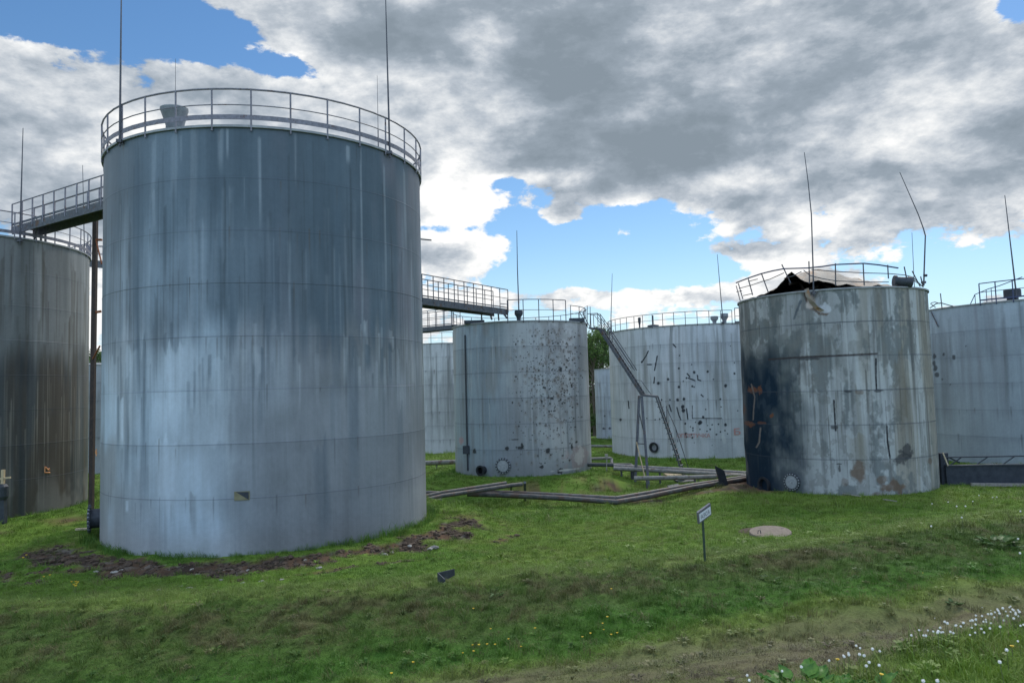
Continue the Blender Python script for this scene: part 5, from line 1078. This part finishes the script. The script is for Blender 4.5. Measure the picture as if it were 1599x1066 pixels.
for (x, y) in [(290, 600), (345, 632), (405, 630), (165, 612), (640, 565), (670, 562), (850, 670), (405, 720), (815, 880), (830, 985), (535, 550), (480, 595), (160, 785)]: plant(SEED, 1420 + x / 4.84, 660 + y / 4.84, 1.1, 'tiny white dandelion dotting the mown grass before the burnt tank', 'white dandelions on the far grass')
for (x, y) in [(515, 632), (622, 750), (728, 808), (880, 745), (516, 845), (557, 842), (598, 838), (647, 840), (792, 855), (516, 880), (1150, 797), (1202, 775), (1273, 718), (1282, 755), (1322, 780), (1366, 773), (457, 890), (38, 1005), (165, 945), (1300, 678), (1323, 517)]: plant(YEL, 600 + x / 3.7275, 780 + y / 3.7275, random.uniform(.75, 1.0), 'yellow dandelion flower on the dark grassy bank', 'yellow dandelions on the bank')
for (x, y) in [(513, 372), (525, 380), (543, 348), (565, 350), (355, 302), (170, 178), (315, 315), (190, 160), (535, 365), (512, 350)]: plant(YEL, x / 4.517, 830 + y / 4.517, 1.5, 'yellow dandelion flower beside the bare earth left of the big tank', 'yellow dandelions by the bare earth')
for (x, y, lab) in ((1441, 894, 'single yellow dandelion flower on the bank above the track at right'), (1309, 1030, 'yellow dandelion flower nearest the big leaves at the bottom edge'), (1376, 1052, 'yellow dandelion flower low in the grass right of the big leaves'), (1580, 1009, 'yellow dandelion flower in the corner grass at lower right')): plant(YEL, x, y, .65, lab, 'single yellow dandelions')
# ------------------------------------------------------------------ broad-leaved plants
def leaf(g, base, d, L, W, up, curl, seed):
    rg = random.Random(seed); s = Vector((-d.y, d.x, 0)); n = 9; vs = []; fs = []
    prof = [.10, .75, 1.0, 1.02, .95, .82, .62, .36, .03]
    for i in range(n):
        f = i / (n - 1); c = base + d * L * f * math.cos(up * (1 - f * curl)) + Vector((0, 0, L * (math.sin(up) * f - curl * .45 * f * f)))
        for k in (-1, -.5, 0, .5, 1): vs.append(c + s * W * prof[i] * k * .5 + Vector((0, 0, W * (.16 * abs(k) + .035 * math.sin(f * 17 + k * 5 + seed) + .05 * math.sin(f * 31 + k * 9)))))
    for i in range(n - 1):
        for k in range(4): q = i * 5 + k; fs.append((q, q + 1, q + 6, q + 5))
    g.add(vs, fs)
def leafy(px, py, nleaf, L, label, name='burdock_plant', mat='burdock_leaf', seed=0, up=(.5, 1.15), spread=.06, cat='plant'):
    p = ground_hit(px, py); root = thing(name, p, label, cat); rg = random.Random(seed)
    for i in range(nleaf):
        a = i * 2.4 + rg.uniform(-.3, .3); d = Vector((math.cos(a), math.sin(a), 0)); u = rg.uniform(*up); l = L * rg.uniform(.65, 1.1)
        st = p + d * spread * .3 - Vector((0, 0, .04)); tip = st + d * l * .35 * math.cos(u) + Vector((0, 0, l * .45 * math.sin(u) + .02)); g = MB(); g.tube([st, tip], L * .022, 5); g.build('stalk', 'stem_green', root)
        g = MB(); leaf(g, tip, d, l, l * rg.uniform(.55, .75), u * .8, rg.uniform(.3, .8), i + seed); g.build('leaf', mat, root, smooth=True)
    return root
leafy(1258, 1080, 30, .125, 'clump of big dark green burdock leaves at the bottom edge', seed=3, spread=.35)
leafy(1222, 1078, 10, .10, 'smaller burdock clump at the left side of the big leaves', seed=9, spread=.12)
leafy(1312, 1078, 10, .10, 'smaller burdock clump at the right side of the big leaves', seed=14, spread=.12)
leafy(1371, 1080, 6, .11, 'few burdock leaves apart from the clump, near the bottom right', seed=23)
leafy(1555, 852, 26, .26, 'leafy green weed with pale blooms on the grass at the right edge', 'leafy_weed', 'weed_leaf', 31, (.3, 1.0), .5)
leafy(1573, 858, 18, .24, 'dark leafy weed right beside the pale blooming one', 'leafy_weed', 'weed_leaf', 37, (.3, 1.0), .5)
leafy(1490, 945 - 2, 12, .10, 'small dark tuft of leaves growing on the dirt track at right', 'leafy_weed', 'weed_leaf', 41, (.3, .9), .1)
leafy(48, 997, 16, .12, 'dark low leafy weed on the bank at the left edge', 'leafy_weed', 'weed_leaf', 44, (.3, .9), .2)
leafy(775, 930, 10, .10, 'dark small weed on the brown bank below the lawn', 'leafy_weed', 'weed_leaf', 47, (.3, .9), .1)
leafy(1201, 905, 12, .14, 'pale small weed on the bank below the manhole slab', 'leafy_weed', 'weed_leaf', 52, (.3, .9), .2)
# ------------------------------------------------------------------ trees beyond the tanks
def tree_mesh(seed, h, w):
    rg = random.Random(seed); tr = MB(); trunk_top = h * .75
    tr.tube([(0, 0, -.4), (.05, 0, h * .25), (-.1, .1, h * .5), (0, 0, trunk_top)], h * .022, 8, r1=h * .006)
    lv = []; lf = []; clumps = []
    for i in range(52):
        f = rg.uniform(.0, 1); a = rg.uniform(0, 2 * PI); rr = w * (1 - .75 * abs(f - .42) ** 1.3 * 1.6) * rg.uniform(.35, 1); c = Vector((rr * math.cos(a), rr * math.sin(a), h * (.05 + .93 * f)))
        tr.tube([Vector((0, 0, c.z * .78)), c.lerp(Vector((0, 0, c.z * .8)), .4), c], h * .007, 5, r1=h * .002); clumps.append((c, rg.uniform(.7, 1.5) * w * .30))
    for c, r in clumps:
        for k in range(150):
            d = Vector((rg.gauss(0, 1), rg.gauss(0, 1), rg.gauss(0, .8))).normalized() * r * rg.uniform(.3, 1.08); p = c + d; s = rg.uniform(.10, .22); x = Vector((rg.gauss(0, 1), rg.gauss(0, 1), rg.gauss(0, 1))).normalized(); y = x.cross(d if d.length > .01 else Vector((0, 0, 1))).normalized()
            b = len(lv); lv += [p - x * s, p + y * s * .6, p + x * s, p - y * s * .6]; lf.append((b, b + 1, b + 2, b + 3))
    return tr, lv, lf
protos = []
for i, (h, w_) in enumerate(((14, 3.6), (12.5, 4.2), (15.5, 3.4))):
    root = thing('tree', (0, 0, 0), 'x', 'tree', 'trees beyond the tanks'); tr, lv, lf = tree_mesh(70 + i, h, w_); tr.build('trunk', 'bark', root); g = MB(); g.v = [Vector(q) for q in lv]; g.f = lf; g.mi = [0] * len(lf)
    me = bpy.data.meshes.new('crown'); me.from_pydata([tuple(q) for q in lv], [], lf); me.materials.append(MATS['tree_leaf']); o = bpy.data.objects.new('crown', me); COL.objects.link(o); o.parent = root; protos.append(root)
spots = [(928, 100, 0, 1.0), (944, 104, 2, .95), (914, 112, 1, 1.05), (960, 115, 0, 1.0), (151, 112, 1, 1.0), (160, 118, 2, .95), (140, 120, 0, 1.0), (690, 125, 1, .85), (1470, 110, 1, .8), (1000, 118, 2, .8), (1060, 122, 0, .78), (880, 118, 2, .9)]
used = set()
for (x, Yt, k, sc) in spots:
    p = at(x, 640, Yt); p.z = gz(p.x, p.y) - .1
    lab = {928: 'green leafy tree filling the gap behind the low bluish tank', 944: 'taller slim tree close behind the low bluish tank, right of the leafy one'}.get(x, 'leafy tree mostly hidden beyond the pale tanks' if x not in (151, 160, 140) else 'tree top showing in the narrow gap behind the brown post')
    if k not in used: used.add(k); r = protos[k]; r.location = p; r.scale = (sc,) * 3; r['label'] = lab
    else: copy_thing(protos[k], p, random.uniform(0, 6), sc, lab, 'trees beyond the tanks')
# ------------------------------------------------------------------ sky, sun, exposure
SUN_AZ, SUN_EL = R_(28), R_(48)      # bearing right of the view direction, height: behind the big cloud
w = bpy.data.worlds.new('World'); scene.world = w; w.use_nodes = True; nt = w.node_tree
for n in list(nt.nodes): nt.nodes.remove(n)
def L(a, b_): nt.links.new(a, b_)
def M(op, a, b_=None, c=None, clamp=False):
    n = nt.nodes.new('ShaderNodeMath'); n.operation = op; n.use_clamp = clamp
    for i, q in enumerate((a, b_, c)):
        if q is None: continue
        if isinstance(q, (int, float)): n.inputs[i].default_value = q
        else: L(q, n.inputs[i])
    return n.outputs[0]
def SS(x, a, b_):
    n = nt.nodes.new('ShaderNodeMapRange'); n.interpolation_type = 'SMOOTHSTEP'; L(x, n.inputs[0])
    n.inputs[1].default_value = a; n.inputs[2].default_value = b_; n.inputs[3].default_value = 0; n.inputs[4].default_value = 1; return n.outputs[0]
def MIXC(f, a, b_):
    n = nt.nodes.new('ShaderNodeMix'); n.data_type = 'RGBA'
    for i, q in ((0, f), (6, a), (7, b_)):
        if isinstance(q, (int, float)): n.inputs[i].default_value = q
        elif isinstance(q, tuple): n.inputs[i].default_value = (*q, 1)
        else: L(q, n.inputs[i])
    return n.outputs[2]
tc = nt.nodes.new('ShaderNodeTexCoord'); sp = nt.nodes.new('ShaderNodeSeparateXYZ'); L(tc.outputs['Generated'], sp.inputs[0])
dx, dy, dz = sp.outputs
az = M('ARCTAN2', dx, dy); el = M('ARCSINE', dz)
zz = M('ADD', M('MAXIMUM', dz, 0.0), .55)
px_ = M('DIVIDE', dx, zz); py_ = M('DIVIDE', dy, zz)
cb = nt.nodes.new('ShaderNodeCombineXYZ'); L(px_, cb.inputs[0]); L(py_, cb.inputs[1]); L(M('MULTIPLY', dz, 1.5), cb.inputs[2])
def NOISE(vec, sc, det, ro, off=(0, 0, 0), dist=0.0):
    mp = nt.nodes.new('ShaderNodeMapping'); mp.inputs['Location'].default_value = off; L(vec, mp.inputs['Vector'])
    n = nt.nodes.new('ShaderNodeTexNoise'); n.inputs['Scale'].default_value = sc; n.inputs['Detail'].default_value = det; n.inputs['Roughness'].default_value = ro; n.inputs['Distortion'].default_value = dist
    L(mp.outputs[0], n.inputs['Vector']); return n.outputs['Fac']
# where cloud is thick (+) and where blue shows (-): bearing and height in the sky, taken from the photograph's pixels
BLOBS = [(1000, 120, 430, 140, .29), (600, 50, 170, 90, .14), (1350, 60, 200, 90, .10), (960, 235, 270, 50, .17),
         (150, 170, 300, 95, .15), (80, 310, 260, 75, .20), (420, 165, 90, 60, .12),
         (1420, 330, 220, 80, .18), (1560, 150, 120, 90, .12), (1250, 300, 120, 60, .10),
         (715, 320, 75, 50, .26), (790, 285, 50, 18, -.22), (690, 357, 70, 11, -.2), (725, 395, 90, 26, .34), (900, 462, 330, 18, .17), (880, 340, 38, 18, .34), (900, 405, 28, 12, .34), (975, 365, 38, 16, .30), (965, 300, 100, 22, .26),
         (1120, 325, 80, 50, .18), (1120, 395, 90, 20, .12), (640, 300, 60, 60, .16),
         (60, 5, 150, 36, -.38), (335, 55, 75, 40, -.32), (440, 105, 60, 26, -.30), (210, 15, 100, 26, -.26),
         (850, 340, 180, 60, -.27), (960, 405, 210, 50, -.30), (800, 545, 800, 38, -.14), (1080, 430, 90, 22, -.22), (1597, 5, 45, 22, -.35), (1545, 432, 70, 22, -.22), (680, 300, 30, 20, -.2)]
bias = None
for (bx, by, rx, ry, wgt) in BLOBS:
    d = ray(bx, by); a0 = math.atan2(d.x, d.y); e0 = math.asin(d.z)
    ra = rx / FPX * math.cos(a0) * 1.0; re = ry / FPX
    u = M('DIVIDE', M('SUBTRACT', az, a0), ra); v = M('DIVIDE', M('SUBTRACT', el, e0), re)
    g = M('POWER', 2.718, M('MULTIPLY', M('ADD', M('MULTIPLY', u, u), M('MULTIPLY', v, v)), -1.0))
    bias = M('MULTIPLY', g, wgt) if bias is None else M('MULTIPLY_ADD', g, wgt, bias)
GLOW = [(1320, 215, 60, 80, .22), (1430, 130, 90, 70, .32), (1550, 50, 80, 60, .34), (1500, 200, 80, 40, .2), (725, 330, 75, 50, .34), (730, 395, 85, 24, .3), (900, 462, 330, 20, .36), (1080, 360, 60, 40, .25), (1090, 288, 150, 16, .40), (1350, 398, 90, 16, .40), (765, 65, 34, 42, .34), (700, 262, 60, 40, .30), (180, 95, 230, 35, .04), (120, 170, 200, 50, -.04), (60, 300, 120, 40, .12), (60, 232, 100, 24, .30), (70, 130, 130, 60, .16), (1200, 250, 60, 30, .25), (430, 40, 60, 30, .3)]
glow = None
for (bx, by, rx, ry, wgt) in GLOW:                               # thin places the hidden sun shines through
    d = ray(bx, by); a0 = math.atan2(d.x, d.y); e0 = math.asin(d.z)
    u = M('DIVIDE', M('SUBTRACT', az, a0), rx / FPX * math.cos(a0)); v = M('DIVIDE', M('SUBTRACT', el, e0), ry / FPX)
    g = M('POWER', 2.718, M('MULTIPLY', M('ADD', M('MULTIPLY', u, u), M('MULTIPLY', v, v)), -1.0))
    glow = M('MULTIPLY', g, wgt) if glow is None else M('MULTIPLY_ADD', g, wgt, glow)
behind = SS(M('MULTIPLY', dy, -1.0), -.2, .5)
def density(off):
    a = NOISE(cb.outputs[0], 2.9, 10, .60, (3.1 + off[0], 1.7 + off[1], .4 + off[2]), .15)
    b2 = NOISE(cb.outputs[0], 8.5, 8, .62, (1.1 + off[0], 6.7 + off[1], 2.4 + off[2]), .1)
    b3 = NOISE(cb.outputs[0], 25.0, 6, .6, (5.1 + off[0], 2.7 + off[1], 7.4 + off[2]), 0)
    return M('ADD', M('MULTIPLY_ADD', a, .88, -.245), M('ADD', M('MULTIPLY', b2, .60), M('MULTIPLY', b3, .14)))
def RD(v): return v
D0 = M('ADD', density((0, 0, 0)), bias)
so = Vector((math.sin(SUN_AZ), math.cos(SUN_AZ), 0)) * -.10
D1 = M('ADD', density((-so.x * .5, -so.y * .5, .10)), bias)
mask = SS(D0, .525, .585)
thick = SS(D0, .56, 1.10)
lum = M('MULTIPLY', M('SUBTRACT', D0, D1), 2.6)
wisp = M('ADD', M('MULTIPLY', NOISE(cb.outputs[0], 3.9, 7, .60, (9, 4, 2), .3), .66), M('MULTIPLY', NOISE(cb.outputs[0], 11.0, 6, .6, (2, 8, 5), .2), .34))
core = M('ADD', M('MULTIPLY_ADD', thick, -1.08, glow), M('ADD', .86, M('ADD', lum, M('MULTIPLY_ADD', wisp, 1.5, -.76))), clamp=True)
ramp = nt.nodes.new('ShaderNodeValToRGB'); L(core, ramp.inputs[0])
e = ramp.color_ramp.elements
e[0].position = 0.0; e[0].color = (.225, .275, .325, 1)
e[1].position = 1.0; e[1].color = (.93, .93, .92, 1)
for p, c in ((.30, (.29, .345, .405)), (.55, (.45, .50, .56)), (.78, (.68, .71, .74))):
    q = e.new(p); q.color = (*c, 1)
cloudc = MIXC(behind, ramp.outputs[0], (1.06, 1.36, 1.76))  # unseen sky behind the camera made brighter and bluer, added as fill light
hz = SS(dz, .20, -.02)                                           # brighter, milkier air low over the horizon
sky = nt.nodes.new('ShaderNodeTexSky'); sky.sky_type = 'NISHITA'; sky.sun_disc = False
sky.sun_elevation = SUN_EL; sky.sun_rotation = SUN_AZ; sky.air_density = 1.0; sky.dust_density = .1; sky.ozone_density = 1.4
hs = nt.nodes.new('ShaderNodeHueSaturation'); hs.inputs['Saturation'].default_value = 1.22; hs.inputs['Value'].default_value = 1.12; L(sky.outputs[0], hs.inputs['Color'])
air = MIXC(M('MULTIPLY', hz, .75), hs.outputs[0], (4.6, 6.9, 9.2))
bg1 = nt.nodes.new('ShaderNodeBackground'); L(air, bg1.inputs[0]); bg1.inputs[1].default_value = .10
bg2 = nt.nodes.new('ShaderNodeBackground'); L(cloudc, bg2.inputs[0]); bg2.inputs[1].default_value = 1.0
ms = nt.nodes.new('ShaderNodeMixShader'); L(mask, ms.inputs[0]); L(bg1.outputs[0], ms.inputs[1]); L(bg2.outputs[0], ms.inputs[2])
ow = nt.nodes.new('ShaderNodeOutputWorld'); L(ms.outputs[0], ow.inputs[0])
w.cycles.sampling_method = 'MANUAL'; w.cycles.sample_map_resolution = 512

sd = bpy.data.lights.new('sun', 'SUN'); sd.energy = 1.9; sd.angle = R_(14); sd.color = (1, .95, .86)
so_ = bpy.data.objects.new('sun', sd); COL.objects.link(so_)
sv = Vector((math.sin(SUN_AZ) * math.cos(SUN_EL), math.cos(SUN_AZ) * math.cos(SUN_EL), math.sin(SUN_EL)))
so_.rotation_euler = (-sv).to_track_quat('-Z', 'Y').to_euler()
vs = scene.view_settings; vs.view_transform = 'Standard'; vs.look = 'None'; vs.exposure = .15; vs.gamma = 1; vs.use_curve_mapping = False
scene.cycles.max_bounces = 6; scene.cycles.diffuse_bounces = 3; scene.cycles.use_denoising = True
